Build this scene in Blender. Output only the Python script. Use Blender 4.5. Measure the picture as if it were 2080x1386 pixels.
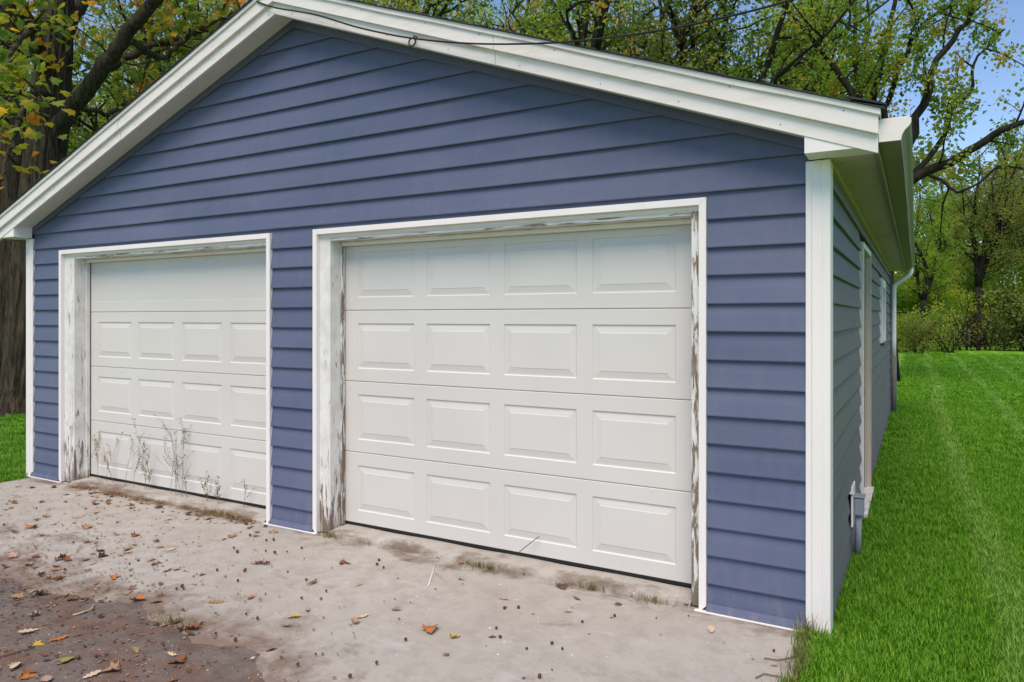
import bpy, math, random
import numpy as np
from mathutils import Vector, Matrix

# ------------------------------------------------------------------ camera, world, sun, exposure
for o in list(bpy.data.objects): bpy.data.objects.remove(o)
SC = bpy.context.scene
COL = SC.collection
CX, CY, CZ = 0.4921, -3.9799, 1.6152
YAW = 0.5137
FPX, HOR = 1456.67, 645.7
cam_d = bpy.data.cameras.new('camera')
cam_d.sensor_width = 36.0; cam_d.lens = 36.0*FPX/2080.0
cam_d.shift_y = -(693.0-HOR)/2080.0
cam_d.clip_start = 0.05; cam_d.clip_end = 2000
cam = bpy.data.objects.new('camera', cam_d); COL.objects.link(cam)
cam.location = (CX, CY, CZ); cam.rotation_euler = (math.pi/2, 0, YAW)
SC.camera = cam

SUN_EL, SUN_AZ = math.radians(58), math.radians(166)     # azimuth clockwise from +Y
wd = bpy.data.worlds.new('World'); SC.world = wd; wd.use_nodes = True
nt = wd.node_tree; bg = nt.nodes['Background']
sky = nt.nodes.new('ShaderNodeTexSky'); sky.sky_type = 'NISHITA'; sky.sun_disc = False
sky.sun_elevation = SUN_EL; sky.sun_rotation = SUN_AZ
sky.air_density = 1.0; sky.dust_density = 0.0; sky.ozone_density = 2.2; sky.altitude = 1500
nt.links.new(sky.outputs[0], bg.inputs[0]); bg.inputs[1].default_value = 0.14
sd = bpy.data.lights.new('sun', 'SUN'); sd.energy = 2.9; sd.angle = math.radians(40); sd.color = (1.0, 0.86, 0.69)
sun = bpy.data.objects.new('sun', sd); COL.objects.link(sun)
sdir = Vector((math.sin(SUN_AZ)*math.cos(SUN_EL), math.cos(SUN_AZ)*math.cos(SUN_EL), math.sin(SUN_EL)))
sun.rotation_euler = sdir.to_track_quat('Z', 'Y').to_euler(); sun.location = sdir*30
vs = SC.view_settings
vs.view_transform = 'Standard'; vs.look = 'None'; vs.exposure = 0.48; vs.gamma = 1.0; vs.use_curve_mapping = False
SC.render.engine = 'CYCLES'
SC.cycles.max_bounces = 8; SC.cycles.transparent_max_bounces = 8

random.seed(7); RNG = np.random.default_rng(7)
PI = math.pi
FW = Vector((-math.sin(YAW), math.cos(YAW), 0)); RT = Vector((math.cos(YAW), math.sin(YAW), 0))
def at(u, v, depth):                       # a photo point at a distance, as a place in the world
    return Vector((CX, CY, CZ)) + FW*depth + RT*((u-1040)/FPX*depth) + Vector((0, 0, (HOR-v)/FPX*depth))
def on_ground(u, v, z=0.0):
    d = (CZ-z)*FPX/(v-HOR); p = at(u, v, d); p.z = z; return p
def on_plane_y(u, v, y):
    d = FW*FPX + RT*(u-1040) + Vector((0, 0, HOR-v)); t = (y-CY)/d.y
    return Vector((CX, CY, CZ)) + d*t
def stand(u, depth, z=0.0):
    p = at(u, HOR, depth); p.z = z; return p

# ------------------------------------------------------------------ geometry helpers
class Geo:
    def __init__(s): s.v = []; s.f = []; s.n = 0; s.tint = []
    def add(s, verts, faces, tint=None):
        verts = np.asarray(verts, float).reshape(-1, 3)
        if isinstance(faces, np.ndarray): s.f.append(faces + s.n)
        else:
            for f in faces: s.f.append(np.asarray([f]) + s.n)
        s.v.append(verts); s.n += len(verts)
        if tint is not None: s.tint.append(np.broadcast_to(np.asarray(tint, float), (len(verts),)).copy())
        return s
    def box(s, x0, x1, y0, y1, z0, z1):
        v = [(x, y, z) for x in (x0, x1) for y in (y0, y1) for z in (z0, z1)]
        return s.add(v, [(0,1,3,2),(4,6,7,5),(0,4,5,1),(2,3,7,6),(0,2,6,4),(1,5,7,3)])
    def prism(s, poly, fn, a, b):           # poly 2D outline; fn(p, t) -> 3D at t in (a, b)
        n = len(poly)
        v = [fn(p, a) for p in poly] + [fn(p, b) for p in poly]
        f = [tuple(range(n-1, -1, -1)), tuple(range(n, 2*n))] + [(i, (i+1) % n, n+(i+1) % n, n+i) for i in range(n)]
        return s.add(v, f)
    def tube(s, pts, rad, n=8, cap=True, ridge=None):
        P = np.asarray(pts, float); m = len(P); R = np.broadcast_to(np.asarray(rad, float), (m,))
        T = np.gradient(P, axis=0); T /= np.linalg.norm(T, axis=1)[:, None]+1e-12
        ref = np.array([0, 0, 1.0]) if abs(T[0, 2]) < 0.8 else np.array([1.0, 0, 0])
        u = ref - T[0]*(ref@T[0]); u /= np.linalg.norm(u); U = np.zeros((m, 3)); U[0] = u
        for i in range(1, m):
            u = u - T[i]*(u@T[i]); u /= np.linalg.norm(u)+1e-12; U[i] = u
        Vv = np.cross(T, U); a = np.arange(n)*2*PI/n
        rr = R[:, None]*np.ones((1, n))
        if ridge is not None: rr = rr*ridge(np.arange(m)[:, None]/m, a[None, :])
        V = P[:, None, :] + rr[:, :, None]*(np.cos(a)[None, :, None]*U[:, None, :] + np.sin(a)[None, :, None]*Vv[:, None, :])
        i = np.arange(m-1)[:, None]*n; j = np.arange(n)[None, :]; j2 = (j+1) % n
        F = np.stack([i+j, i+j2, i+n+j2, i+n+j], -1).reshape(-1, 4)
        b = s.n
        s.add(V.reshape(-1, 3), F)
        if cap:
            s.f.append(np.array([list(range(n-1, -1, -1))])+b); s.f.append(np.array([list(range((m-1)*n, m*n))])+b)
        return s
    def mesh(s, name, mats, smooth=False):
        me = bpy.data.meshes.new(name)
        V = np.concatenate(s.v).astype(np.float32)
        loops = np.concatenate([f.reshape(-1) for f in s.f]).astype(np.int32)
        tot = np.concatenate([np.full(len(f), f.shape[1]) for f in s.f]).astype(np.int32)
        st = np.concatenate([[0], np.cumsum(tot)[:-1]]).astype(np.int32)
        me.vertices.add(len(V)); me.vertices.foreach_set('co', V.reshape(-1))
        me.loops.add(len(loops)); me.loops.foreach_set('vertex_index', loops)
        me.polygons.add(len(tot)); me.polygons.foreach_set('loop_start', st)
        try: me.polygons.foreach_set('loop_total', tot)
        except Exception: pass
        me.polygons.foreach_set('use_smooth', np.full(len(tot), bool(smooth)))
        me.update(calc_edges=True); me.validate()
        if s.tint:
            t = np.concatenate(s.tint).astype(np.float32)
            if len(t) == len(me.vertices):
                at_ = me.attributes.new('tint', 'FLOAT', 'POINT'); at_.data.foreach_set('value', t)
        for m in (mats if isinstance(mats, (list, tuple)) else [mats]): me.materials.append(m)
        return me
    def build(s, name, mats, parent=None, smooth=False, bevel=0, seg=2):
        o = link(name, s.mesh(name, mats, smooth), parent)
        if bevel:
            b = o.modifiers.new('bevel', 'BEVEL'); b.width = bevel; b.segments = seg; b.limit_method = 'ANGLE'; b.angle_limit = math.radians(40)
            b.harden_normals = False
        return o
def link(name, data, parent=None):
    o = bpy.data.objects.new(name, data); COL.objects.link(o)
    if parent is not None: o.parent = parent
    return o
def tag(o, label=None, cat=None, group=None, kind=None):
    if label: o['label'] = label
    if cat: o['category'] = cat
    if group: o['group'] = group
    if kind: o['kind'] = kind
    return o
def empty(name, loc=(0, 0, 0), rz=0):
    o = bpy.data.objects.new(name, None); COL.objects.link(o); o.location = loc; o.rotation_euler = (0, 0, rz)
    o.empty_display_size = 0.2; return o
def copy_tree(o, parent=None):
    c = o.copy(); COL.objects.link(c); c.parent = parent
    for ch in list(o.children): copy_tree(ch, c)
    return c

# ------------------------------------------------------------------ materials
def new_mat(name):
    m = bpy.data.materials.new(name); m.use_nodes = True
    t = m.node_tree; b = t.nodes['Principled BSDF']
    return m, t, b
def N(t, typ, **kw):
    n = t.nodes.new(typ)
    for k, v in kw.items():
        if k in n.inputs: n.inputs[k].default_value = v
        else: setattr(n, k, v)
    return n
def L(t, a, b): t.links.new(a, b)
def ramp(t, fac, stops, interp='LINEAR'):
    r = t.nodes.new('ShaderNodeValToRGB'); e = r.color_ramp.elements; r.color_ramp.interpolation = interp
    while len(e) < len(stops): e.new(0.5)
    for x, (p, c) in zip(e, stops):
        x.position = p; x.color = (c, c, c, 1) if isinstance(c, (int, float)) else (*c, 1)
    if fac is not None: L(t, fac, r.inputs[0])
    return r
def noise(t, vec, scale, detail=5, rough=0.55, dist=0.0):
    n = N(t, 'ShaderNodeTexNoise'); n.inputs['Scale'].default_value = scale; n.inputs['Detail'].default_value = detail
    n.inputs['Roughness'].default_value = rough; n.inputs['Distortion'].default_value = dist
    if vec is not None: L(t, vec, n.inputs['Vector'])
    return n
def mapping(t, scale=(1, 1, 1), loc=(0, 0, 0), src='Object'):
    if src == 'World': g = N(t, 'ShaderNodeNewGeometry'); o = g.outputs['Position']
    else: g = N(t, 'ShaderNodeTexCoord'); o = g.outputs[src]
    m = N(t, 'ShaderNodeMapping'); m.inputs['Scale'].default_value = scale; m.inputs['Location'].default_value = loc
    L(t, o, m.inputs['Vector']); return m.outputs[0]
def mix(t, fac, a, b, mode='MIX'):
    m = N(t, 'ShaderNodeMix', data_type='RGBA', blend_type=mode)
    for i, x in ((0, fac), (6, a), (7, b)):
        if isinstance(x, (int, float)): m.inputs[i].default_value = x
        elif isinstance(x, tuple): m.inputs[i].default_value = (*x, 1) if len(x) == 3 else x
        else: L(t, x, m.inputs[i])
    return m.outputs[2]
def mth(t, op, a, b=None, c=None, clamp=False):
    m = N(t, 'ShaderNodeMath', operation=op); m.use_clamp = clamp
    for i, x in enumerate((a, b, c)):
        if x is None: continue
        if isinstance(x, (int, float)): m.inputs[i].default_value = x
        else: L(t, x, m.inputs[i])
    return m.outputs[0]
def bump(t, b, h, strength=0.3, dist=0.01):
    n = N(t, 'ShaderNodeBump'); n.inputs['Strength'].default_value = strength; n.inputs['Distance'].default_value = dist
    L(t, h, n.inputs['Height']); L(t, n.outputs[0], b.inputs['Normal'])
def worldz(t):
    g = N(t, 'ShaderNodeNewGeometry'); s = N(t, 'ShaderNodeSeparateXYZ'); L(t, g.outputs['Position'], s.inputs[0]); return s.outputs

def mat_siding(name, col, col2):
    m, t, b = new_mat(name)
    big = noise(t, mapping(t, (0.5, 0.5, 1.2), src='World'), 1.6, 4)
    rnd = N(t, 'ShaderNodeObjectInfo')
    c = mix(t, ramp(t, big.outputs[0], [(0.35, 0.0), (0.68, 1.0)]).outputs[0], col, col2)
    k = mth(t, 'MULTIPLY_ADD', rnd.outputs['Random'], 0.10, 0.95)
    cc = N(t, 'ShaderNodeCombineColor'); [L(t, k, cc.inputs[i]) for i in range(3)]
    c = mix(t, 1.0, c, cc.outputs[0], 'MULTIPLY')
    dirt = noise(t, mapping(t, (6, 6, 1.0), src='World'), 3.0, 6, 0.65)
    pz = worldz(t)
    low = mth(t, 'SUBTRACT', 1.0, mth(t, 'DIVIDE', pz[2], 0.35), clamp=True)
    dm = mth(t, 'MULTIPLY', ramp(t, dirt.outputs[0], [(0.48, 0.0), (0.75, 1.0)]).outputs[0], mth(t, 'MULTIPLY_ADD', low, 0.35, 0.12))
    c = mix(t, dm, c, (0.23, 0.21, 0.19))
    L(t, c, b.inputs['Base Color']); b.inputs['Roughness'].default_value = 0.55
    b.inputs['Specular IOR Level'].default_value = 0.35
    g = noise(t, mapping(t, (3, 3, 60), src='World'), 6.0, 4, 0.6)
    bump(t, b, g.outputs[0], 0.12, 0.004)
    return m
def mat_paint(name, col, rough=0.45, dirt=0.25, dirtcol=(0.35, 0.31, 0.25), spec=0.4, streak=(4, 4, 1.2), scale=2.5, hi=0.78, lo=0.5):
    m, t, b = new_mat(name)
    n1 = noise(t, mapping(t, streak, src='World'), scale, 7, 0.62)
    n2 = noise(t, mapping(t, (1, 1, 1), src='World'), 1.1, 3)
    c = mix(t, ramp(t, n2.outputs[0], [(0.3, 0.0), (0.75, 1.0)]).outputs[0], col, tuple(x*0.94 for x in col))
    c = mix(t, mth(t, 'MULTIPLY', ramp(t, n1.outputs[0], [(lo, 0.0), (hi, 1.0)]).outputs[0], dirt), c, dirtcol)
    L(t, c, b.inputs['Base Color']); b.inputs['Roughness'].default_value = rough; b.inputs['Specular IOR Level'].default_value = spec
    n3 = noise(t, mapping(t, (1, 1, 1), src='World'), 90, 3)
    bump(t, b, n3.outputs[0], 0.06, 0.002)
    return m
def mat_peeling(name, axis, seed, amount=0.5, basemax=0.5):
    m, t, b = new_mat(name)
    sc = (9, 9, 1.1) if axis == 'z' else (0.9, 9, 9)
    n1 = noise(t, mapping(t, sc, (seed, seed*2, seed), src='World'), 4.2, 9, 0.70, 0.5)
    grain = noise(t, mapping(t, (60, 60, 2.5) if axis == 'z' else (2.5, 60, 60), src='World'), 2.0, 5, 0.6)
    pz = worldz(t)
    low = mth(t, 'SUBTRACT', 1.0, mth(t, 'DIVIDE', pz[2], 1.3), clamp=True)
    k = mth(t, 'ADD', n1.outputs[0], mth(t, 'MULTIPLY', mth(t, 'POWER', low, 2.2), basemax if axis == 'z' else 0.0))
    peel = ramp(t, k, [(amount, 0.0), (amount+0.025, 1.0)])
    edge = ramp(t, k, [(amount-0.05, 0.0), (amount, 1.0)])
    wood = mix(t, grain.outputs[0], (0.27, 0.205, 0.155), (0.11, 0.075, 0.052))
    n4 = noise(t, mapping(t, (1, 1, 1), src='World'), 7.0, 5)
    paint = mix(t, ramp(t, n4.outputs[0], [(0.4, 0.0), (0.8, 1.0)]).outputs[0], (0.74, 0.73, 0.70), (0.56, 0.53, 0.49))
    paint = mix(t, mth(t, 'MULTIPLY', edge.outputs[0], 0.55), paint, (0.42, 0.38, 0.33))
    moss = ramp(t, mth(t, 'SUBTRACT', 1.0, mth(t, 'DIVIDE', pz[2], 0.16)), [(0.2, 0.0), (0.9, 0.7)])
    c = mix(t, peel.outputs[0], paint, wood)
    if axis == 'z': c = mix(t, moss.outputs[0], c, (0.17, 0.13, 0.085))
    L(t, c, b.inputs['Base Color']); b.inputs['Roughness'].default_value = 0.72
    h = mth(t, 'ADD', mth(t, 'MULTIPLY', peel.outputs[0], -0.6), mth(t, 'MULTIPLY', grain.outputs[0], 0.25))
    bump(t, b, h, 0.6, 0.004)
    return m
def mat_flat(name, col, rough=0.8, spec=0.3, var=0.15, scale=20):
    m, t, b = new_mat(name)
    n = noise(t, mapping(t), scale, 4)
    c = mix(t, n.outputs[0], tuple(x*(1+var) for x in col), tuple(x*(1-var) for x in col))
    L(t, c, b.inputs['Base Color']); b.inputs['Roughness'].default_value = rough; b.inputs['Specular IOR Level'].default_value = spec
    return m
def mat_leaf(name, stops, trans=0.35, rough=0.55, objvar=0.0):
    m, t, b = new_mat(name)
    a = N(t, 'ShaderNodeAttribute'); a.attribute_name = 'tint'
    f = a.outputs['Fac']
    if objvar:
        oi = N(t, 'ShaderNodeObjectInfo')
        f = mth(t, 'ADD', f, mth(t, 'MULTIPLY', mth(t, 'SUBTRACT', oi.outputs['Random'], 0.5), objvar))
    c = ramp(t, f, stops).outputs[0]
    L(t, c, b.inputs['Base Color']); b.inputs['Roughness'].default_value = rough; b.inputs['Specular IOR Level'].default_value = 0.25
    tr = N(t, 'ShaderNodeBsdfTranslucent'); L(t, mix(t, 1.0, c, (1.9, 1.75, 1.0), 'MULTIPLY'), tr.inputs['Color'])
    mx = N(t, 'ShaderNodeMixShader'); mx.inputs[0].default_value = trans
    L(t, b.outputs[0], mx.inputs[1]); L(t, tr.outputs[0], mx.inputs[2]); L(t, mx.outputs[0], t.nodes['Material Output'].inputs['Surface'])
    return m
def mat_bark(name, c1, c2, sc=1.0):
    m, t, b = new_mat(name)
    v = mapping(t, (7*sc, 7*sc, 1.1*sc), src='World')
    n = noise(t, v, 2.2, 8, 0.65, 0.6)
    n2 = noise(t, mapping(t, (2, 2, 1), src='World'), 1.5, 4)
    c = mix(t, ramp(t, n.outputs[0], [(0.35, 0.0), (0.65, 1.0)]).outputs[0], c1, c2)
    c = mix(t, ramp(t, n2.outputs[0], [(0.55, 0.0), (0.8, 0.4)]).outputs[0], c, (0.07, 0.085, 0.04))
    L(t, c, b.inputs['Base Color']); b.inputs['Roughness'].default_value = 0.9; b.inputs['Specular IOR Level'].default_value = 0.15
    bump(t, b, n.outputs[0], 1.0, 0.05)
    return m

SID = mat_siding('siding_blue', (0.085, 0.105, 0.180), (0.116, 0.127, 0.206))
SID_SIDE = mat_siding('siding_side_shade', (0.135, 0.118, 0.135), (0.152, 0.133, 0.148))  # side wall's shade put into a greyer siding colour, reddened against grass bounce
WHITE = mat_paint('trim_white', (0.83, 0.775, 0.75), 0.42, 0.16, (0.5, 0.46, 0.40))
RAKE = mat_paint('rake_white', (0.80, 0.735, 0.70), 0.4, 0.38, (0.46, 0.36, 0.26), streak=(1.5, 3, 9), scale=2.0, lo=0.48, hi=0.8)
SOFFS = mat_paint('soffit_bounce_tint', (0.60, 0.43, 0.475), 0.55, 0.35, (0.30, 0.24, 0.22))  # lawn's green bounce countered in a pink base colour, with dirt over it
SOFF = mat_paint('soffit_white', (0.68, 0.655, 0.64), 0.5, 0.2, (0.4, 0.35, 0.29))
GUT = mat_paint('gutter_paint', (0.225, 0.178, 0.155), 0.55, 0.6, (0.24, 0.22, 0.155), streak=(6, 1.0, 4), scale=2.2, lo=0.4, hi=0.72)
DOOR = mat_paint('door_paint', (0.645, 0.615, 0.58), 0.42, 0.16, (0.47, 0.45, 0.42), streak=(1.2, 1, 1.0), scale=1.6, lo=0.45, hi=0.85)
JAMBS = [mat_peeling('peeling_jamb_%d' % i, 'z', 3.1*i+1.7, a, bm) for i, (a, bm) in enumerate([(0.615, 0.15), (0.66, 0.1), (0.625, 0.17), (0.51, 0.08)])]
HEAD = mat_peeling('peeling_header', 'x', 5.3, 0.55, 0)
BEIGE = mat_paint('door_trim_beige', (0.56, 0.46, 0.37), 0.6, 0.4, (0.28, 0.2, 0.14), streak=(8, 8, 1), scale=3)
BLACK = mat_flat('rubber_seal', (0.016, 0.016, 0.015), 0.7)
DARK = mat_flat('interior_dark', (0.03, 0.03, 0.03), 0.9)
IRON = mat_flat('rusty_iron', (0.055, 0.035, 0.026), 0.75)
CABLE = mat_flat('cable_sheath', (0.012, 0.014, 0.012), 0.6)
SHING = mat_flat('asphalt_shingle', (0.05, 0.05, 0.052), 0.95, 0.15, 0.4, 60)
GREYBOX = mat_paint('grey_box', (0.25, 0.26, 0.31), 0.6, 0.3, (0.1, 0.1, 0.1))
PIPEGREY = mat_paint('pipe_grey', (0.18, 0.165, 0.14), 0.8, 0.5, (0.08, 0.07, 0.05))
def mat_glass():
    m, t, b = new_mat('window_glass'); b.inputs['Base Color'].default_value = (0.02, 0.022, 0.025, 1)
    b.inputs['Roughness'].default_value = 0.05; b.inputs['Specular IOR Level'].default_value = 0.6
    return m
GLASS = mat_glass()

def mat_concrete():
    m, t, b = new_mat('concrete')
    V = mapping(t, src='World'); P = worldz(t)
    n1 = noise(t, V, 0.9, 6, 0.6); n2 = noise(t, V, 7, 8, 0.68); n3 = noise(t, V, 45, 8, 0.78)
    c = mix(t, ramp(t, n1.outputs[0], [(0.3, 0.0), (0.7, 1.0)]).outputs[0], (0.360, 0.325, 0.290), (0.440, 0.408, 0.374))
    c = mix(t, ramp(t, n2.outputs[0], [(0.44, 0.0), (0.66, 0.55)]).outputs[0], c, (0.275, 0.247, 0.220))
    c = mix(t, ramp(t, n3.outputs[0], [(0.56, 0.0), (0.72, 0.55)]).outputs[0], c, (0.20, 0.178, 0.158))
    # chalky scraped patches
    ns = noise(t, mapping(t, (1.2, 2.6, 1), (4.2, 1.1, 0), 'World'), 1.9, 8, 0.72, 0.4)
    c = mix(t, ramp(t, ns.outputs[0], [(0.57, 0.0), (0.72, 0.7)]).outputs[0], c, (0.48, 0.47, 0.455))
    nf = noise(t, mapping(t, (1, 1, 1), (9, 3, 0), 'World'), 26, 3, 0.5)
    c = mix(t, ramp(t, nf.outputs[0], [(0.70, 0.0), (0.74, 0.8)]).outputs[0], c, (0.66, 0.64, 0.61))
    # soil washed along the door sills and over the left side of the apron
    nb = noise(t, mapping(t, (1, 1.6, 1), (2.3, 7.7, 0), 'World'), 2.1, 8, 0.7, 0.3)
    sill = mth(t, 'SUBTRACT', 1.0, mth(t, 'DIVIDE', mth(t, 'ABSOLUTE', mth(t, 'ADD', P[1], 0.03)), 0.22), clamp=True)
    left = mth(t, 'DIVIDE', mth(t, 'SUBTRACT', -3.0, P[0]), 2.0, clamp=True)
    out = mth(t, 'DIVIDE', mth(t, 'SUBTRACT', -0.65, P[1]), 0.9, clamp=True)
    k = mth(t, 'ADD', nb.outputs[0], mth(t, 'ADD', mth(t, 'MULTIPLY', sill, 0.20), mth(t, 'MULTIPLY', mth(t, 'MULTIPLY', left, out), 0.17)))
    c = mix(t, ramp(t, k, [(0.60, 0.0), (0.76, 0.85)]).outputs[0], c, (0.135, 0.092, 0.062))
    rust = noise(t, mapping(t, (1, 1.4, 1), (12.3, 1.7, 0), 'World'), 1.3, 7, 0.7)
    c = mix(t, ramp(t, rust.outputs[0], [(0.60, 0.0), (0.78, 0.4)]).outputs[0], c, (0.27, 0.17, 0.11))
    ed = N(t, 'ShaderNodeAttribute'); ed.attribute_name = 'tint'
    ne = noise(t, V, 3.2, 8, 0.72, 0.3)
    ke = mth(t, 'ADD', mth(t, 'MULTIPLY', ed.outputs['Fac'], 1.0), mth(t, 'MULTIPLY', mth(t, 'SUBTRACT', ne.outputs[0], 0.5), 0.9))
    c = mix(t, ramp(t, ke, [(0.78, 0.0), (1.02, 0.92)]).outputs[0], c, mix(t, n2.outputs[0], (0.215, 0.15, 0.11), (0.135, 0.092, 0.072)))
    # hairline cracks
    vo = N(t, 'ShaderNodeTexVoronoi'); vo.feature = 'DISTANCE_TO_EDGE'; vo.inputs['Scale'].default_value = 0.55
    wv = N(t, 'ShaderNodeVectorMath', operation='ADD'); L(t, V, wv.inputs[0])
    nd = noise(t, V, 2.5, 6, 0.6); sc_ = N(t, 'ShaderNodeVectorMath', operation='SCALE'); L(t, nd.outputs['Color'], sc_.inputs[0]); sc_.inputs['Scale'].default_value = 0.6
    L(t, sc_.outputs[0], wv.inputs[1]); L(t, wv.outputs[0], vo.inputs['Vector'])
    cr = ramp(t, vo.outputs['Distance'], [(0.0, 1.0), (0.006, 0.0)])
    crm = mth(t, 'MULTIPLY', cr.outputs[0], 0.06)
    c = mix(t, crm, c, (0.09, 0.07, 0.055))
    L(t, c, b.inputs['Base Color']); b.inputs['Roughness'].default_value = 0.9; b.inputs['Specular IOR Level'].default_value = 0.2
    h = mth(t, 'ADD', mth(t, 'MULTIPLY', n2.outputs[0], 0.5), mth(t, 'SUBTRACT', mth(t, 'MULTIPLY', n3.outputs[0], 0.35), mth(t, 'MULTIPLY', cr.outputs[0], 0.03)))
    bump(t, b, h, 0.55, 0.01)
    return m
def mat_asphalt():
    m, t, b = new_mat('old_asphalt')
    V = mapping(t, src='World')
    n1 = noise(t, V, 1.1, 6, 0.62); n2 = noise(t, V, 9, 8, 0.7); n3 = noise(t, V, 110, 5, 0.7)
    c = mix(t, ramp(t, n1.outputs[0], [(0.3, 0.0), (0.7, 1.0)]).outputs[0], (0.135, 0.108, 0.098), (0.205, 0.165, 0.145))
    nb = noise(t, mapping(t, (1, 1.3, 1), (3.3, 5.1, 0), 'World'), 1.7, 7, 0.7)
    c = mix(t, ramp(t, nb.outputs[0], [(0.44, 0.0), (0.62, 0.85)]).outputs[0], c, (0.175, 0.082, 0.05))
    c = mix(t, ramp(t, n2.outputs[0], [(0.45, 0.0), (0.65, 0.6)]).outputs[0], c, (0.085, 0.068, 0.062))
    vo = N(t, 'ShaderNodeTexVoronoi'); vo.inputs['Scale'].default_value = 130; L(t, V, vo.inputs['Vector'])
    st = ramp(t, vo.outputs['Color'], [(0.80, 0.0), (0.86, 1.0)])
    sd_ = ramp(t, vo.outputs['Distance'], [(0.25, 1.0), (0.45, 0.0)])
    c = mix(t, mth(t, 'MULTIPLY', mth(t, 'MULTIPLY', st.outputs[0], sd_.outputs[0]), 0.75), c, (0.40, 0.35, 0.29))
    L(t, c, b.inputs['Base Color']); b.inputs['Roughness'].default_value = 0.92; b.inputs['Specular IOR Level'].default_value = 0.2
    bump(t, b, mth(t, 'ADD', mth(t, 'MULTIPLY', n3.outputs[0], 0.6), n2.outputs[0]), 0.8, 0.012)
    return m
def lawn_color(t):
    V = mapping(t, src='World'); P = worldz(t)
    n1 = noise(t, V, 0.55, 5, 0.6); n2 = noise(t, V, 5.0, 5, 0.65)
    c = mix(t, ramp(t, n1.outputs[0], [(0.3, 0.0), (0.7, 1.0)]).outputs[0], (0.110, 0.290, 0.012), (0.152, 0.355, 0.021))
    c = mix(t, ramp(t, n2.outputs[0], [(0.5, 0.0), (0.75, 0.6)]).outputs[0], c, (0.19, 0.38, 0.03))
    # mower tracks: paler pressed lines running away along the building
    nw = noise(t, mapping(t, (0.3, 0.12, 0.3), src='World'), 1.0, 2)
    xx = mth(t, 'ADD', P[0], mth(t, 'MULTIPLY', nw.outputs[0], 0.6))
    w = mth(t, 'SINE', mth(t, 'MULTIPLY', xx, 2*PI/0.95))
    c = mix(t, ramp(t, w, [(0.62, 0.0), (0.98, 0.5)]).outputs[0], c, (0.26, 0.44, 0.09))
    return c
def mat_lawn():
    m, t, b = new_mat('lawn_soil')
    c = mix(t, 0.12, lawn_color(t), (0.03, 0.07, 0.012))
    L(t, c, b.inputs['Base Color']); b.inputs['Roughness'].default_value = 0.95; b.inputs['Specular IOR Level'].default_value = 0.1
    bump(t, b, noise(t, mapping(t, src='World'), 30, 6, 0.7).outputs[0], 0.8, 0.03)
    return m
def mat_grass():
    m, t, b = new_mat('grass_blade')
    a = N(t, 'ShaderNodeAttribute'); a.attribute_name = 'tint'
    c0 = lawn_color(t)
    c = mix(t, 1.0, c0, ramp(t, a.outputs['Fac'], [(0.0, (0.82, 0.9, 0.7)), (0.7, (1.0, 1.0, 1.0)), (0.96, (1.2, 1.1, 1.0)), (0.985, (2.2, 1.3, 2.5))]).outputs[0], 'MULTIPLY')
    L(t, c, b.inputs['Base Color']); b.inputs['Roughness'].default_value = 0.5; b.inputs['Specular IOR Level'].default_value = 0.25
    tr = N(t, 'ShaderNodeBsdfTranslucent'); L(t, c, tr.inputs['Color'])
    mx = N(t, 'ShaderNodeMixShader'); mx.inputs[0].default_value = 0.3
    L(t, b.outputs[0], mx.inputs[1]); L(t, tr.outputs[0], mx.inputs[2]); L(t, mx.outputs[0], t.nodes['Material Output'].inputs['Surface'])
    return m
CONC = mat_concrete(); ASPH = mat_asphalt(); LAWN = mat_lawn(); GRASS = mat_grass()

# ------------------------------------------------------------------ ground
XL, XR, YB = -7.40, 0.078, 9.80                     # garage footprint (front wall at y = 0)
g = Geo()
xs = np.concatenate([np.linspace(-400, -30, 8), np.linspace(-25, 25, 60), np.linspace(30, 400, 8)])
ys = np.concatenate([np.linspace(-300, -15, 6), np.linspace(-10, 45, 66), np.linspace(55, 500, 8)])
def lawn_h(x, y):
    return -0.012 + 0.03*np.sin(x*0.5+1)*np.sin(y*0.31)*np.clip((np.abs(y-4)+np.abs(x)-8)/20, 0, 1)
XX, YY = np.meshgrid(xs, ys, indexing='ij')
V = np.stack([XX, YY, lawn_h(XX, YY)], -1).reshape(-1, 3); ny = len(ys)
i = np.arange(len(xs)-1)[:, None]*ny; j = np.arange(ny-1)[None, :]
g.add(V, np.stack([i+j, i+ny+j, i+ny+j+1, i+j+1], -1).reshape(-1, 4))
tag(g.build('lawn', LAWN, smooth=True), kind='structure')

# asphalt driveway (runs toward and past the camera) and the concrete apron against the doors
g = Geo(); g.add([(-7.6, -40, -0.004), (-0.02, -40, -0.004), (-0.02, -1.0, -0.004), (-7.6, -1.0, -0.004)], [(0, 1, 2, 3)])
tag(g.build('driveway', ASPH), kind='structure')
g = Geo()
rs = random.Random(4)
nx_ = 150; ex = np.linspace(-7.30, 0.0, nx_); rows = 14
def edge_y(x):
    return -1.62 + 0.07*math.sin(x*1.7+0.6) + 0.05*math.sin(x*5.1) + 0.03*math.sin(x*13.0+1) - (0.55*max(0, (x+2.3)/1.2) if x > -2.3 else 0) + 0.012*math.sin(x*41)
top = []
for x in ex:
    ey = edge_y(x)
    for r in range(rows):
        f = r/(rows-1); y = 0.10 + (ey-0.10)*f
        top.append((x + (0.012*math.sin(y*23)+0.01*math.sin(y*61) if x > -0.01 else 0), y, 0.006*(1-f) + 0.002*math.sin(x*2+y*3)))
idx = lambda a, b: a*rows+b
fc = [(idx(a, b), idx(a, b+1), idx(a+1, b+1), idx(a+1, b)) for a in range(nx_-1) for b in range(rows-1)]
n0 = len(top)
low = [(x, edge_y(x)-0.02, -0.02) for x in ex]
fc += [(idx(a, rows-1), n0+a, n0+a+1, idx(a+1, rows-1)) for a in range(nx_-1)]
n1 = n0+len(low)
rt = [(0.03, top[idx(nx_-1, b)][1], -0.03) for b in range(rows)]
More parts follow.
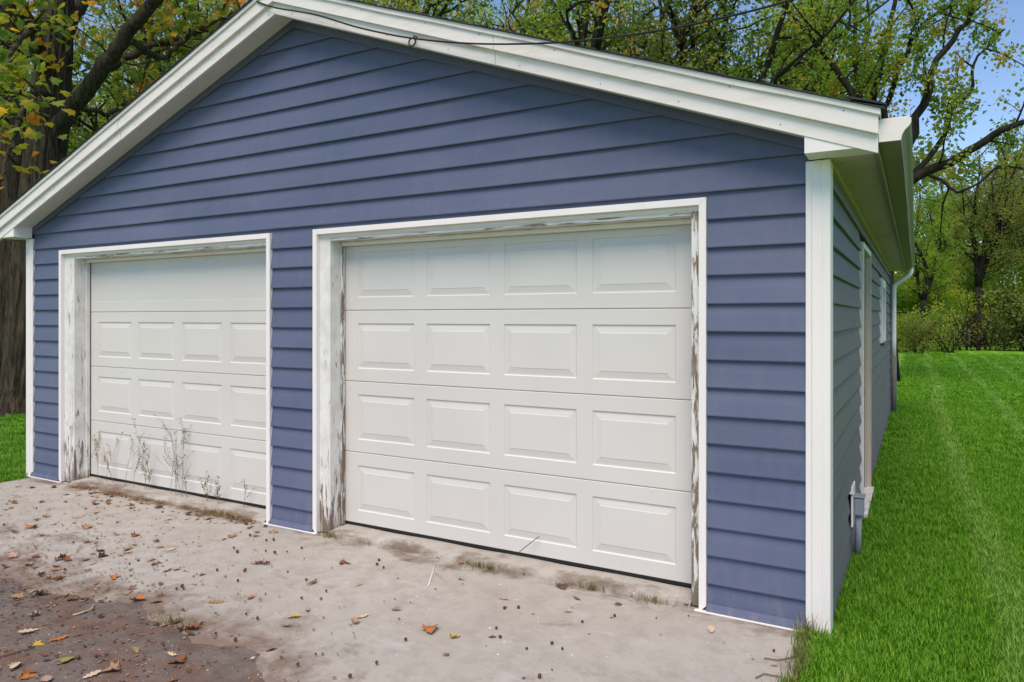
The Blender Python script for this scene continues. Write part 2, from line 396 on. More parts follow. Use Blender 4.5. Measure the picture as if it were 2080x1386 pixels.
fc += [(idx(nx_-1, b), idx(nx_-1, b+1), n1+b+1, n1+b) for b in range(rows-1)]
g.add(top+low+rt, fc, np.array([b/(rows-1) for a in ex for b in range(rows)]+[1.0]*len(low)+[b/(rows-1) for b in range(rows)]))
tag(g.build('concrete_apron', CONC, smooth=True), kind='structure')

# ------------------------------------------------------------------ garage
GAR = empty('garage', ((XL+XR)/2, 0, 0)); GAR.location = (0, 0, 0)
tag(GAR, 'blue clapboard two-door detached garage with white trim and low gable roof', 'garage')
EXPO, Z0 = 0.1534, 0.0048
AX, AZ, SL = -3.655, 3.868, 0.3715                 # gable: apex x, underside of the lower rake board at the apex, slope
def soff(x): return AZ + 0.022 - SL*abs(x-AX)
OH = 0.21

# --- sheathing walls behind the siding
D2 = (-3.30, -0.602); D1 = (-6.628, -3.955)         # clear openings between the jambs
OPZ = 2.186
g = Geo()
def quad_wall(g, x0, x1, z0, z1): g.box(x0, x1, 0.006, 0.10, z0, z1)
quad_wall(g, XL+0.02, D1[0]-0.03, 0, 2.30); quad_wall(g, D1[1]+0.03, D2[0]-0.03, 0, 2.30); quad_wall(g, D2[1]+0.03, XR-0.02, 0, 2.30)
pol = [(XL+0.02, 2.30), (XR-0.02, 2.30), (XR-0.02, soff(XR)), (AX, soff(AX)), (XL+0.02, soff(XL))]
g.prism(pol, lambda p, t: (p[0], t, p[1]), 0.10, 0.006)
g.build('wall', DARK, GAR)
for nm, b in (('wall', (XR-0.10, XR-0.006, 0.105, YB, 0, 2.5)), ('wall', (XL+0.006, XL+0.10, 0.105, YB, 0, 2.5))):
    Geo().box(*b).build(nm, DARK, GAR)
g = Geo(); pol2 = [(XL+0.105, 0), (XR-0.105, 0), (XR-0.105, 2.6), (AX, soff(AX)), (XL+0.105, 2.6)]
g.prism(pol2, lambda p, t: (p[0], t, p[1]), YB, YB-0.1); g.build('wall', SID, GAR)
Geo().box(XL+0.1, XR-0.1, 0.16, YB-0.1, -0.03, 0.045).build('floor_slab', DARK, GAR)

# --- clapboards. profile: n = outward distance, z above course bottom
PROF = [(0.0285, 0.0), (0.0300, 0.006), (0.0275, 0.022), (0.0195, 0.080), (0.0075, EXPO-0.004), (0.006, EXPO+0.012)]
def plank(to3, lo_fn, hi_fn, zb, zlo=None, zhi=None, seg=0.35, wob=1.0, taper=None):
    prof = []
    for n_, z_ in PROF:
        prof.append((n_, zb+z_))
    if zlo is not None:
        a = [(n_, z_) for n_, z_ in prof if z_ > zlo]
        t_ = (zlo-zb)/EXPO; a = [(0.0285-0.021*t_, zlo)] + a; prof = a
    if zhi is not None:
        prof = [(n_, min(z_, zhi)) for n_, z_ in prof]
    prof = prof + [(0.0015, prof[-1][1]), (0.0015, prof[0][1])]
    lo0 = min(lo_fn(z) for _, z in prof); hi0 = max(hi_fn(z) for _, z in prof)
    m = max(2, int((hi0-lo0)/seg)+1); k = len(prof)
    ph = random.uniform(0, 50); v = []
    for a in range(m):
        f = a/(m-1)
        for (n_, z_) in prof:
            s0, s1 = lo_fn(z_), hi_fn(z_)
            if s1 < s0: s0 = s1 = (s0+s1)/2
            s = s0+(s1-s0)*f
            w = wob*(0.0011*math.sin(s*2.1+ph)+0.0008*math.sin(s*5.3+ph*2)) if n_ > 0.01 else 0
            wz = wob*0.0012*math.sin(s*1.3+ph*1.7) if z_ < zb+0.03 and zlo is None else 0
            v.append(to3(s, n_+w, z_+wz))
    f = []
    for a in range(m-1):
        for b in range(k):
            b2 = (b+1) % k; f.append((a*k+b, a*k+b2, (a+1)*k+b2, (a+1)*k+b))
    f.append(tuple(range(k-1, -1, -1))); f.append(tuple(range((m-1)*k, m*k)))
    return Geo().add(v, f)
front = lambda s, n_, z_: (s, -n_, z_)
def C(v): return lambda z: v
CL1, CR1, CL2, CR2 = -6.833, -3.899, -3.444, -0.512     # casing outer edges
PL, PR = -7.345, 0.012                                   # inner edges of corner posts
n = 0; zc = Z0
while zc < soff(AX)-0.02:
    zt = zc+EXPO
    gl = lambda z: max(PL, AX-(AZ+0.03-z)/SL)
    gr = lambda z: min(PR, AX+(AZ+0.03-z)/SL)
    if zt < 2.285:
        for a, b in ((PL, CL1+0.012), (CR1-0.012, CL2+0.012), (CR2-0.012, PR)):
            plank(front, C(a), C(b), zc).build('siding_plank', SID, GAR)
    elif zc < 2.262:
        for a, b in ((PL, CL1-0.002), (CR1+0.002, CL2-0.002), (CR2+0.002, PR)):
            plank(front, C(a), C(b), zc).build('siding_plank', SID, GAR)
        for a, b in ((CL1-0.001, CR1+0.001), (CL2-0.001, CR2+0.001)):
            plank(front, C(a), C(b), zc, zlo=2.255).build('siding_plank', SID, GAR)
    else:
        if gr(zc)-gl(zc) > 3.0:
            jx = AX+(-1.55, 0.95, 2.1, -0.45)[n % 4]*min(1.0, (gr(zc)-gl(zc))/6.0)
            plank(front, gl, C(jx), zc).build('siding_plank', SID, GAR)
            plank(lambda s_, n_, z_: (s_, -n_-0.0012, z_+0.0004), C(jx-0.001), gr, zc).build('siding_plank', SID, GAR)
        else: plank(front, gl, gr, zc).build('siding_plank', SID, GAR)
    zc = zt; n += 1
# side wall boards (facing +x), cut round the side door and window
SDY = (2.46, 3.46); SDZ = 2.18; WY = (6.00, 7.05); WZ = (1.36, 2.05)
side = lambda s, n_, z_: (XR+n_, s, z_)
zc = Z0
while zc < 2.42:
    zt = zc+EXPO
    cuts = [(0.09, YB-0.02)]
    def cut(cuts, a, b):
        r = []
        for c0, c1 in cuts:
            if b <= c0 or a >= c1: r.append((c0, c1)); continue
            if a > c0: r.append((c0, a))
            if b < c1: r.append((b, c1))
        return r
    if zc < SDZ-0.02: cuts = cut(cuts, SDY[0]-0.05, SDY[1]+0.05)
    if zt > WZ[0] and zc < WZ[1]: cuts = cut(cuts, WY[0]-0.02, WY[1]+0.02)
    for a, b in cuts:
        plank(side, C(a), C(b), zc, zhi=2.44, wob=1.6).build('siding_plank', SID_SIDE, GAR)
    zc = zt
left_s = lambda s, n_, z_: (XL-n_, s, z_)
zc = Z0
while zc < 2.42:
    plank(left_s, C(0.09), C(YB-0.02), zc, zhi=2.44, seg=2).build('siding_plank', SID, GAR); zc += EXPO

# --- corner posts
def corner_post(x_out, sgn, ztop):
    # outline in plan: flat face with a slightly set-back inner flange
    w = 0.085
    g = Geo()
    pl = [(-w, 0.0), (-w, -0.033), (-w+0.028, -0.033), (-w+0.031, -0.040), (-0.012, -0.040), (-0.008, -0.037), (-0.004, -0.040), (0.028, -0.040), (0.033, -0.035), (0.033, 0.085), (0.0, 0.085), (0.0, 0.0)]
    pts = [(x_out+sgn*a, b) for a, b in pl]
    if sgn < 0: pts = pts[::-1]
    g.prism(pts, lambda p, t: (p[0], p[1], t), 0.004, ztop)
    return g.build('corner_post', WHITE, GAR, bevel=0.0015, seg=1)
corner_post(XR+0.003, 1, 2.416)
corner_post(XL-0.003, -1, 2.416)
Geo().box(XR-0.02, XR+0.036, YB-0.07, YB+0.02, 0.0, 2.416).build('corner_post', SID, GAR, bevel=0.003)

# --- door openings: peeling jambs and headers, white casings, stops, sill, doors
def opening(D, CLx, CRx, jl, jr):
    x0, x1 = D
    Geo().box(CLx+0.036, x0, -0.007, 0.152, 0.012, OPZ+0.05).build('door_jamb', JAMBS[jl], GAR, bevel=0.004)
    Geo().box(x1, CRx-0.036, -0.007, 0.152, 0.012, OPZ+0.05).build('door_jamb', JAMBS[jr], GAR, bevel=0.004)
    Geo().box(x0+0.0005, x1-0.0005, -0.0045, 0.150, OPZ, OPZ+0.048).build('door_header', HEAD, GAR, bevel=0.004)
    g = Geo(); g.prism([(-0.014, OPZ+0.036), (-0.012, OPZ+0.026), (-0.006, OPZ+0.02), (0.0, OPZ+0.02), (0.0, OPZ+0.06), (-0.014, OPZ+0.06)], lambda p, t: (t, p[0], p[1]), CLx+0.037, CRx-0.037)
    g.build('header_moulding', RAKE, GAR)
    # stops against the door face
    Geo().box(x0, x0+0.014, 0.104, 0.139, 0.05, OPZ-0.001).build('door_stop', JAMBS[jr], GAR, bevel=0.002)
    Geo().box(x1-0.014, x1, 0.104, 0.139, 0.05, OPZ-0.001).build('door_stop', JAMBS[jl], GAR, bevel=0.002)
    Geo().box(x0+0.0145, x1-0.0145, 0.100, 0.137, OPZ-0.030, OPZ-0.0005).build('door_stop', WHITE, GAR, bevel=0.003)
    # casing (white metal, hollow towards the opening); its feet are cut back at a slant
    cw, cy0, cy1, ct = 0.040, -0.042, 0.004, 2.275
    def side_casing(xo, s):
        pol = [(xo, 0.035), (xo, ct), (xo+s*cw, ct-cw), (xo+s*cw, 0.012), (xo+s*0.028, 0.008)]
        if s < 0: pol = pol[::-1]
        Geo().prism(pol, lambda p, t: (p[0], t, p[1]), cy1, cy0).build('door_casing', WHITE, GAR, bevel=0.002)
    side_casing(CLx, 1); side_casing(CRx, -1)
    Geo().prism([(CLx+0.0005, ct), (CLx+cw+0.0005, ct-cw), (CRx-cw-0.0005, ct-cw), (CRx-0.0005, ct)], lambda p, t: (p[0], t, p[1]), cy1, cy0).build('door_casing', WHITE, GAR, bevel=0.002)
    # concrete sill with a worn rounded lip
    m = 40; v = []; prof = [(-0.035, 0.0), (-0.028, 0.020), (-0.008, 0.032), (0.06, 0.040), (0.16, 0.046), (0.30, 0.048), (0.30, -0.02), (-0.035, -0.02)]
    for a in range(m):
        x = x0+0.001+(x1-x0-0.002)*a/(m-1)
        for (y, z) in prof:
            w = 0.010*math.sin(x*7+1)+0.008*math.sin(x*19)+0.005*math.sin(x*43) if y < 0 else 0
            v.append((x, y+w, z+(0.003*math.sin(x*9+y*30) if z > 0.01 else 0)))
    k = len(prof)
    f = [(a*k+b, (a+1)*k+b, (a+1)*k+(b+1) % k, a*k+(b+1) % k) for a in range(m-1) for b in range(k)]
    Geo().add(v, f).build('door_sill', CONC, GAR, smooth=True)
opening(D1, CL1, CR1, 0, 1); opening(D2, CL2, CR2, 2, 3)

SH = 0.5334; ZB = 0.070; PW, PG = 0.5294, 0.1059; PH = 0.340; YD = 0.147
def ring(x0, x1, z0, z1, y): return [(x0, y, z0), (x1, y, z0), (x1, y, z1), (x0, y, z1)]
def garage_door(D, xp, skew):
    x0, x1 = D[0]-0.02, D[1]+0.02
    if skew: x0 = D[0]+0.016
    back = Geo().box(x0+0.004, x1-0.004, YD+0.014, YD+0.045, ZB+0.004, ZB+4*SH-0.004).build('garage_door', DOOR, GAR)
    for s in range(4):
        e_ = 0.13 if (skew and s == 3) else 0.72
        za, zb = ZB+s*SH+0.0016, ZB+(s+1)*SH-0.0016
        g = Geo()
        # frame strips around four panel holes (front), with rolled top and bottom edges
        pz0 = za+(SH-0.0032-PH)/2; pz1 = pz0+PH
        holes = [(xp+i_*(PW+PG), xp+i_*(PW+PG)+PW) for i_ in range(4)]
        xsn = [x0]+[q for h_ in holes for q in h_]+[x1]
        gx = sorted(xsn); gz = [za+0.004, pz0, pz1, zb-0.004]
        vid = {}; vv = []
        def vtx(x, y, z):
            key = (round(x, 5), round(y, 5), round(z, 5))
            if key not in vid: vid[key] = len(vv); vv.append((x, y, z))
            return vid[key]
        ff = []
        for a in range(len(gx)-1):
            for b in range(3):
                if b == 1 and a % 2 == 1: continue
                ff.append((vtx(gx[a], YD, gz[b]), vtx(gx[a+1], YD, gz[b]), vtx(gx[a+1], YD, gz[b+1]), vtx(gx[a], YD, gz[b+1])))
        for (z_, zz) in ((gz[0], za), (gz[3], zb)):            # rolled edges
            for a in range(len(gx)-1):
                q = (vtx(gx[a], YD, z_), vtx(gx[a+1], YD, z_), vtx(gx[a+1], YD+0.005, zz), vtx(gx[a], YD+0.005, zz))
                q2 = (vtx(gx[a], YD+0.005, zz), vtx(gx[a+1], YD+0.005, zz), vtx(gx[a+1], YD+0.013, zz), vtx(gx[a], YD+0.013, zz))
                ff += [q if zz > z_ else q[::-1], q2 if zz > z_ else q2[::-1]]
        for x_ in (x0, x1):
            q = (vtx(x_, YD, gz[0]), vtx(x_, YD, gz[3]), vtx(x_, YD+0.013, gz[3]), vtx(x_, YD+0.013, gz[0]))
            ff.append(q if x_ == x0 else q[::-1])
        g.add(vv, ff); g.build('door_section', DOOR, back)
        for h0, h1 in holes:                                    # pressed panels: a step in, then a bevel up to the field
            L0 = ring(h0, h1, pz0, pz1, YD); L1 = ring(h0+0.007, h1-0.007, pz0+0.007, pz1-0.007, YD+0.0105*e_)
            L2 = ring(h0+0.014, h1-0.014, pz0+0.014, pz1-0.014, YD+0.0105*e_)
            L3 = ring(h0+0.050, h1-0.050, pz0+0.050, pz1-0.050, YD+0.0035*e_); L4 = ring(h0+0.054, h1-0.054, pz0+0.054, pz1-0.054, YD+0.0005)
            R = [L0, L1, L2, L3, L4]; v = [q for r_ in R for q in r_]; f = []
            for r_ in range(4):
                for e in range(4): f.append((r_*4+e, r_*4+(e+1) % 4, (r_+1)*4+(e+1) % 4, (r_+1)*4+e))
            f.append((16, 17, 18, 19))
            Geo().add(v, f).build('raised_panel', DOOR, back)
    Geo().box(x0, x1, YD+0.004, YD+0.04, 0.049, ZB+0.003).build('bottom_seal', BLACK, back, bevel=0.006)
    if skew:   # chain of the vertical track showing in the gap
        Geo().box(D[1]-0.03, D[1]-0.022, 0.128, 0.136, 0.22, 1.5).build('track_edge', PIPEGREY, back)
    return back
garage_door(D1, -6.4908, True); garage_door(D2, -3.1701, False)

# --- base strips and flashing under the siding
for a, b in ((PL-0.04, CL1+0.04), (CR1-0.05, CL2+0.05), (CR2-0.06, XR-0.074)):
    Geo().box(a, b, -0.062, -0.036, 0.0045, 0.0125).build('base_strip', WHITE, GAR, bevel=0.002)
for a, b in ((PL+0.01, CL1-0.002), (CR1+0.002, CL2-0.002), (CR2+0.002, XR-0.086)):
    Geo().prism([(-0.0325, 0.052), (-0.052, 0.014), (-0.026, 0.014), (-0.026, 0.050)], lambda p, t: (t, p[0], p[1]), a, b).build('base_flashing', SID, GAR)

# --- rake: soffit panels, blue channel, boards, drip edge, roof
XE_R, XE_L = 0.335, 2*AX-0.335
def rz_(x, off): return AZ+off-SL*abs(x-AX)
def rake_prism(xa, xb, o0, o1, y0, y1, name, mat, bevel=0.002, nseg=1, wob=0.0, parent=GAR):
    g = Geo(); v = []; m = nseg+1
    for a in range(m):
        x = xa+(xb-xa)*a/nseg; w = wob*math.sin(x*3.1)+wob*0.7*math.sin(x*8.3+1)
        for (y, o_) in ((y0, o0), (y1, o0), (y1, o1), (y0, o1)): v.append((x, y, rz_(x, o_)+w))
    f = [(a*4+b, a*4+(b+1) % 4, (a+1)*4+(b+1) % 4, (a+1)*4+b) for a in range(m-1) for b in range(4)] + [(3, 2, 1, 0), tuple((m-1)*4+b for b in range(4))]
    if xb < xa: f = [q[::-1] for q in f]
    g.add(v, f); return g.build(name, mat, parent, bevel=bevel)
for s, XE in ((1, XE_R), (-1, XE_L)):
    xj = on_plane_y(1003, 110, -OH-0.02).x if s > 0 else AX-1.9          # butt joint in the boards
    rake_prism(AX, xj-s*0.0015, 0.0, 0.088, -OH-0.002, -OH+0.022, 'rake_board', RAKE); rake_prism(xj+s*0.0015, XE, 0.0005, 0.088, -OH-0.0035, -OH+0.022, 'rake_board', RAKE)
    rake_prism(AX, xj-s*0.0015, 0.086, 0.176, -OH-0.026, -OH+0.022, 'rake_fascia', RAKE); rake_prism(xj+s*0.0015, XE+s*0.002, 0.086, 0.176, -OH-0.0275, -OH+0.022, 'rake_fascia', RAKE)
    for k_ in range(16):                                                    # nail heads
        xn = AX+(XE-AX)*(k_+random.uniform(0.2, 0.8))/16; zn = rz_(xn, 0.16 if k_ % 2 else 0.03); yn = -OH-(0.0285 if k_ % 2 else 0.0045)
        Geo().tube([(xn, yn+0.002, zn), (xn, yn-0.001, zn)], 0.003, 6).build('nail_head', IRON, GAR)
    rake_prism(AX, XE+s*0.012, 0.172, 0.206, -OH-0.040, -OH+0.02, 'drip_edge', RAKE, 0.003, 40, 0.0025)
    # blue channel where the siding meets the soffit
    xi = PR if s > 0 else PL
    rake_prism(AX, xi, -0.034, 0.020, -0.037, -0.0035, 'siding_channel', SID, 0.002)
    # soffit panels across the overhang, each its own piece
    ca = 1/math.sqrt(1+SL*SL); wpan = 0.305; a = 0.0; lim = abs(XE-AX)-0.312
    while a < lim:
        b = min(a+wpan*ca, lim)
        rake_prism(AX+s*(a+0.0015), AX+s*(b-0.0015), 0.022+0.0008*random.random(), 0.034, -OH+0.022, -0.0015, 'soffit_panel', SOFF, 0.0015); a += wpan*ca
# eave return boxes
def eave_box(s):
    xa = 0.012 if s > 0 else 2*AX-0.012
    xo = XE_R-0.02 if s > 0 else XE_L+0.02
    zb_ = 2.421
    zt = lambda x: rz_(x, 0.030)
    pol = [(xa, zb_), (xo, zb_), (xo, max(zb_+0.002, zt(xo))), (xa, zt(xa))]
    if s < 0: pol = pol[::-1]
    Geo().prism(pol, lambda p, t: (p[0], t, p[1]), -0.0365, -OH+0.0015).build('eave_return', WHITE, GAR, bevel=0.002)
eave_box(1); eave_box(-1)
# roof: two slopes with stepped shingle courses
for s, XE in ((1, XE_R+0.03), (-1, XE_L-0.03)):
    g = Geo(); nc = 28; y0, y1 = -OH-0.046, YB+0.25
    pr = []
    for c_ in range(nc):
        xa = AX+(XE-AX)*c_/nc; xb = AX+(XE-AX)*(c_+1)/nc
        pr += [(xa, rz_(xa, 0.208)), (xb, rz_(xb, 0.216))]
    pr = pr + [(XE, rz_(XE, 0.206)), (AX, rz_(AX, 0.200))]
    segs = 24; v = []; k = len(pr)
    for a in range(segs+1):
        y = y0+(y1-y0)*a/segs
        for (x, z) in pr:
            v.append((x, y-(0.008*abs(math.sin(x*9.7)) if a == 0 else 0), z+0.004*math.sin(x*4)*math.sin(y*1.7)))
    f = [(a*k+b, a*k+(b+1) % k, (a+1)*k+(b+1) % k, (a+1)*k+b) for a in range(segs) for b in range(k)]
    f += [tuple(range(k-1, -1, -1)), tuple(range(segs*k, segs*k+k))]
    if s < 0: f = [q[::-1] for q in f]
    g.add(v, f); g.build('roof', SHING, GAR)
Geo().prism([(AX-0.14, rz_(AX-0.14, 0.219)), (AX, AZ+0.235), (AX+0.14, rz_(AX+0.14, 0.219)), (AX+0.14, rz_(AX+0.14, 0.224)), (AX, AZ+0.242), (AX-0.14, rz_(AX-0.14, 0.224))], lambda p, t: (p[0], t, p[1]), YB+0.25, -OH-0.05).build('ridge_cap', SHING, GAR)
# roof deck underside + side fascia, side soffit
for s in (1, -1):
    g = Geo(); x0 = AX; x1 = XE_R if s > 0 else XE_L
    v = []
    for x in (x0, x1):
        for y in (-OH+0.025, YB+0.2):
            for o_ in (0.12, 0.19): v.append((x, y, rz_(x, o_)))
    g.add(v, [(0,1,3,2),(4,6,7,5),(0,4,5,1),(2,3,7,6),(0,2,6,4),(1,5,7,3)]); g.build('roof_deck', DARK, GAR)
    xf = XE_R-0.022 if s > 0 else XE_L+0.022
    Geo().box(min(xf, xf+s*0.022), max(xf, xf+s*0.022), -OH+0.024, YB+0.2, 2.405, 2.56).build('fascia_board', GUT, GAR, bevel=0.002)
xs0, xs1 = XR+0.001, XE_R-0.023
y = -0.03; first = None
while y < YB+0.18:
    if first is None:
        g = Geo(); pr = []; w = 0.305       # three V-grooves per panel
        zz = 0
        for q in range(3):
            a = q*w/3; pr += [(a+0.0025, 0.0), (a+w/3-0.0025, 0.0), (a+w/3-0.0005, 0.005)]
        pr = [(0.0005, 0.005)] + pr + [(w-0.0005, 0.014), (0.0005, 0.014)]
        g.prism(pr, lambda p, t: (t, p[0], p[1]), xs0, xs1)
        first = g.build('soffit_panel', SOFFS, GAR); o = first
    else:
        o = link('soffit_panel', first.data, GAR)
    o.location = (0, y, 2.424+random.uniform(-0.0008, 0.0008)); y += 0.305
Geo().box(XR-0.001, XR+0.040, 0.09, YB, 2.40, 2.4235).build('soffit_channel', SOFFS, GAR, bevel=0.003)
# left eave soffit
Geo().box(XE_L+0.023, XL-0.001, -0.03, YB+0.18, 2.424, 2.438).build('soffit_panel', SOFF, GAR)

# --- gutter, guard, downspout on the right eave
gx0 = XE_R+0.002
prof = [(0.0, 0.104), (0.0, 0.0), (0.092, 0.0), (0.096, 0.024), (0.108, 0.046), (0.126, 0.064), (0.134, 0.078), (0.134, 0.100), (0.124, 0.101)]
inner = [(0.122, 0.099), (0.131, 0.097), (0.131, 0.080), (0.123, 0.067), (0.105, 0.049), (0.093, 0.026), (0.089, 0.003), (0.003, 0.003), (0.003, 0.104)]
GZ = 2.440
def gut(pr, y0, y1, segs, name, mat, parent):
    k = len(pr); v = []
    for a in range(segs+1):
        y = y0+(y1-y0)*a/segs; w = 0.004*math.sin(y*1.1)+0.002*math.sin(y*3.7)
        for x, z in pr: v.append((gx0+x+w*0.6*(x/0.134), y, GZ+z+w*0.5))
    f = [(a*k+b, (a+1)*k+b, (a+1)*k+(b+1) % k, a*k+(b+1) % k) for a in range(segs) for b in range(k)]
    f += [tuple(range(k)), tuple(range(segs*k+k-1, segs*k-1, -1))]
    return Geo().add(v, f).build(name, mat, parent)
GUTTER = gut(prof+inner, -OH+0.02, YB+0.22, 40, 'gutter', GUT, GAR)
capm = RAKE
for yy in (-OH+0.012, YB+0.215):
    g = Geo(); g.prism([(gx0+x, GZ+z) for x, z in prof[:8]][::-1], lambda p, t: (p[0], t, p[1]), yy+0.008, yy); g.build('end_cap', capm, GUTTER)
g = Geo(); yy = -OH+0.03
while yy < 3.0:
    g.box(gx0+0.004, gx0+0.126, yy, yy+0.006, GZ+0.100+0.004, GZ+0.112); yy += 0.016
g.box(gx0+0.004, gx0+0.010, -OH+0.03, 3.0, GZ+0.1125, GZ+0.118); g.box(gx0+0.12, gx0+0.127, -OH+0.03, 3.0, GZ+0.1125, GZ+0.116)
g.build('gutter_guard', WHITE, GUTTER)
# bent starter flashing and a lifted shingle at the corner
Geo().prism([(0.20, rz_(0.20, 0.222)), (0.37, rz_(0.37, 0.228)), (0.37, rz_(0.37, 0.236)), (0.20, rz_(0.20, 0.232))], lambda p, t: (p[0], t, p[1]), 0.4, -OH-0.035).build('lifted_shingle', SHING, GAR)
pts = [(gx0+0.07, YB-0.02, GZ+0.01), (gx0+0.07, YB-0.02, GZ-0.05), (gx0+0.055, YB-0.02, GZ-0.09), (gx0-0.02, YB-0.02, GZ-0.16), (XR+0.13, YB-0.02, GZ-0.235), (XR+0.085, YB-0.02, GZ-0.28), (XR+0.075, YB-0.02, GZ-0.34), (XR+0.075, YB-0.02, 0.95)]
PP = [Vector(p) for p in pts]; fine = []
for a in range(len(PP)-1):
    for f_ in np.linspace(0, 1, 5)[:-1]: fine.append(PP[a].lerp(PP[a+1], f_))
fine.append(PP[-1])
ds = Geo().tube([tuple(p) for p in fine], 0.040, 12).build('downspout', WHITE, GAR, smooth=True)
Geo().tube([(XR+0.075, YB-0.02, 0.97), (XR+0.075, YB-0.02, 0.5), (XR+0.07, YB-0.02, 0.02)], 0.046, 10).build('standpipe', PIPEGREY, ds, smooth=True)
Geo().box(XR+0.028, XR+0.12, YB-0.035, YB-0.005, 0.955, 0.975).build('pipe_strap', PIPEGREY, ds)

# --- side door with weathered beige frame
SD = Geo().box(XR-0.06, XR-0.02, SDY[0]+0.04, SDY[1]-0.04, 0.05, SDZ-0.06).build('side_door', BEIGE, GAR, bevel=0.003)
for za, zb in ((0.20, 0.95), (1.10, 1.98)):
    Geo().box(XR-0.0195, XR-0.006, SDY[0]+0.17, SDY[1]-0.17, za, zb).build('door_panel', BEIGE, SD, bevel=0.006)
Geo().tube([(XR-0.02, SDY[0]+0.11, 1.0), (XR+0.015, SDY[0]+0.11, 1.0), (XR+0.03, SDY[0]+0.11, 1.0), (XR+0.045, SDY[0]+0.11, 1.0)], [0.012, 0.012, 0.026, 0.02], 12).build('door_knob', IRON, SD, smooth=True)
for a in (SDY[0]-0.045, SDY[1]):
    Geo().box(XR-0.06, XR+0.046, a, a+0.045, 0.03, SDZ+0.045).build('side_door_casing', RAKE if a < 3 else BEIGE, GAR, bevel=0.003)
    Geo().box(XR-0.05, XR+0.018, a+(0.046 if a < 3 else -0.021), a+(0.066 if a < 3 else -0.001), 0.05, SDZ-0.001).build('side_door_jamb', BEIGE, GAR, bevel=0.002)
Geo().box(XR-0.06, XR+0.046, SDY[0]+0.001, SDY[1]-0.001, SDZ, SDZ+0.045).build('side_door_casing', RAKE, GAR, bevel=0.003)
Geo().box(XR-0.06, XR+0.07, SDY[0]-0.02, SDY[1]+0.02, -0.02, 0.045).build('side_door_sill', WHITE, GAR, bevel=0.004)
# --- side window
WN = Geo().box(XR-0.03, XR-0.022, WY[0]+0.05, WY[1]-0.05, WZ[0]+0.05, WZ[1]-0.05).build('side_window', GLASS, GAR)
for b in ((XR-0.05, XR+0.05, WY[0]-0.03, WY[0]+0.055, WZ[0]-0.06, WZ[1]+0.06), (XR-0.05, XR+0.05, WY[1]-0.055, WY[1]+0.03, WZ[0]-0.06, WZ[1]+0.06),
          (XR-0.05, XR+0.047, WY[0]+0.0555, WY[1]-0.0555, WZ[1]-0.05, WZ[1]+0.058), (XR-0.05, XR+0.047, WY[0]+0.0555, WY[1]-0.0555, WZ[0]-0.058, WZ[0]+0.07),
          (XR-0.02, XR+0.01, WY[0]+0.056, WY[1]-0.056, 1.70, 1.735)):
    Geo().box(*b).build('window_frame', WHITE, WN, bevel=0.003)
# --- outlet box with backing plate and conduit, low on the side wall
OB = Geo().box(XR+0.032, XR+0.044, 1.30, 1.52, 0.215, 0.485).build('outlet_plate', WHITE, GAR, bevel=0.004)
Geo().box(XR+0.0445, XR+0.105, 1.36, 1.46, 0.28, 0.40).build('outlet_box', GREYBOX, OB, bevel=0.012)
Geo().box(XR+0.0445, XR+0.113, 1.355, 1.465, 0.402, 0.415).build('outlet_lid', GREYBOX, OB, bevel=0.004)
Geo().box(XR+0.010, XR+0.05, 1.285, 1.30, 0.44, 0.455).build('plate_clip', WHITE, OB)
Geo().tube([(XR+0.072, 1.405, 0.285), (XR+0.07, 1.405, 0.15), (XR+0.065, 1.41, -0.02)], 0.021, 10).build('conduit', GREYBOX, OB, smooth=True)

# --- iron ring on the rake and the service cable
rp = on_plane_y(838, 86, -OH-0.022)
g = Geo(); a_ = np.linspace(0, 2*PI, 21)
g.tube([(rp.x+0.026*math.cos(q), rp.y-0.004, rp.z+0.026*math.sin(q)) for q in a_[:-1]]+[(rp.x+0.026, rp.y-0.004, rp.z)], 0.0055, 6, cap=False)
g.tube([(rp.x+0.02, rp.y+0.02, rp.z+0.035), (rp.x+0.02, rp.y-0.012, rp.z+0.035), (rp.x+0.014, rp.y-0.006, rp.z+0.02)], 0.005, 6)
g.build('iron_ring', IRON, GAR, smooth=True)
cp = [on_plane_y(522, 4, -OH-0.034), on_plane_y(560, 16, -OH-0.035), on_plane_y(640, 30, -OH-0.034), on_plane_y(720, 54, -OH-0.033), on_plane_y(790, 70, -OH-0.031), on_plane_y(838, 78, -OH-0.03),
      on_plane_y(900, 85, -OH-0.05), on_plane_y(980, 89.5, -OH-0.07), on_plane_y(1080, 89, -OH-0.09), on_plane_y(1180, 83, -OH-0.12), on_plane_y(1330, 64, -OH-0.17), on_plane_y(1470, 36, -OH-0.22), on_plane_y(1610, 0, -OH-0.28), on_plane_y(1750, -44, -OH-0.36), on_plane_y(2000, -150, -OH-0.55), on_plane_y(2300, -330, -OH-0.9)]
ci = []
for a in range(len(cp)-1):
    p0, p1, p2, p3 = cp[max(0, a-1)], cp[a], cp[a+1], cp[min(len(cp)-1, a+2)]
    for f_ in np.linspace(0, 1, 7)[:-1]:
        ci.append(0.5*((2*p1)+(p2-p0)*f_+(2*p0-5*p1+4*p2-p3)*f_*f_+(-p0+3*p1-3*p2+p3)*f_**3))
ci.append(cp[-1])
tag(Geo().tube([tuple(p) for p in ci], 0.0058, 6).build('service_cable', CABLE, smooth=True), 'thin black overhead cable running from iron ring on white gable trim', 'cable')

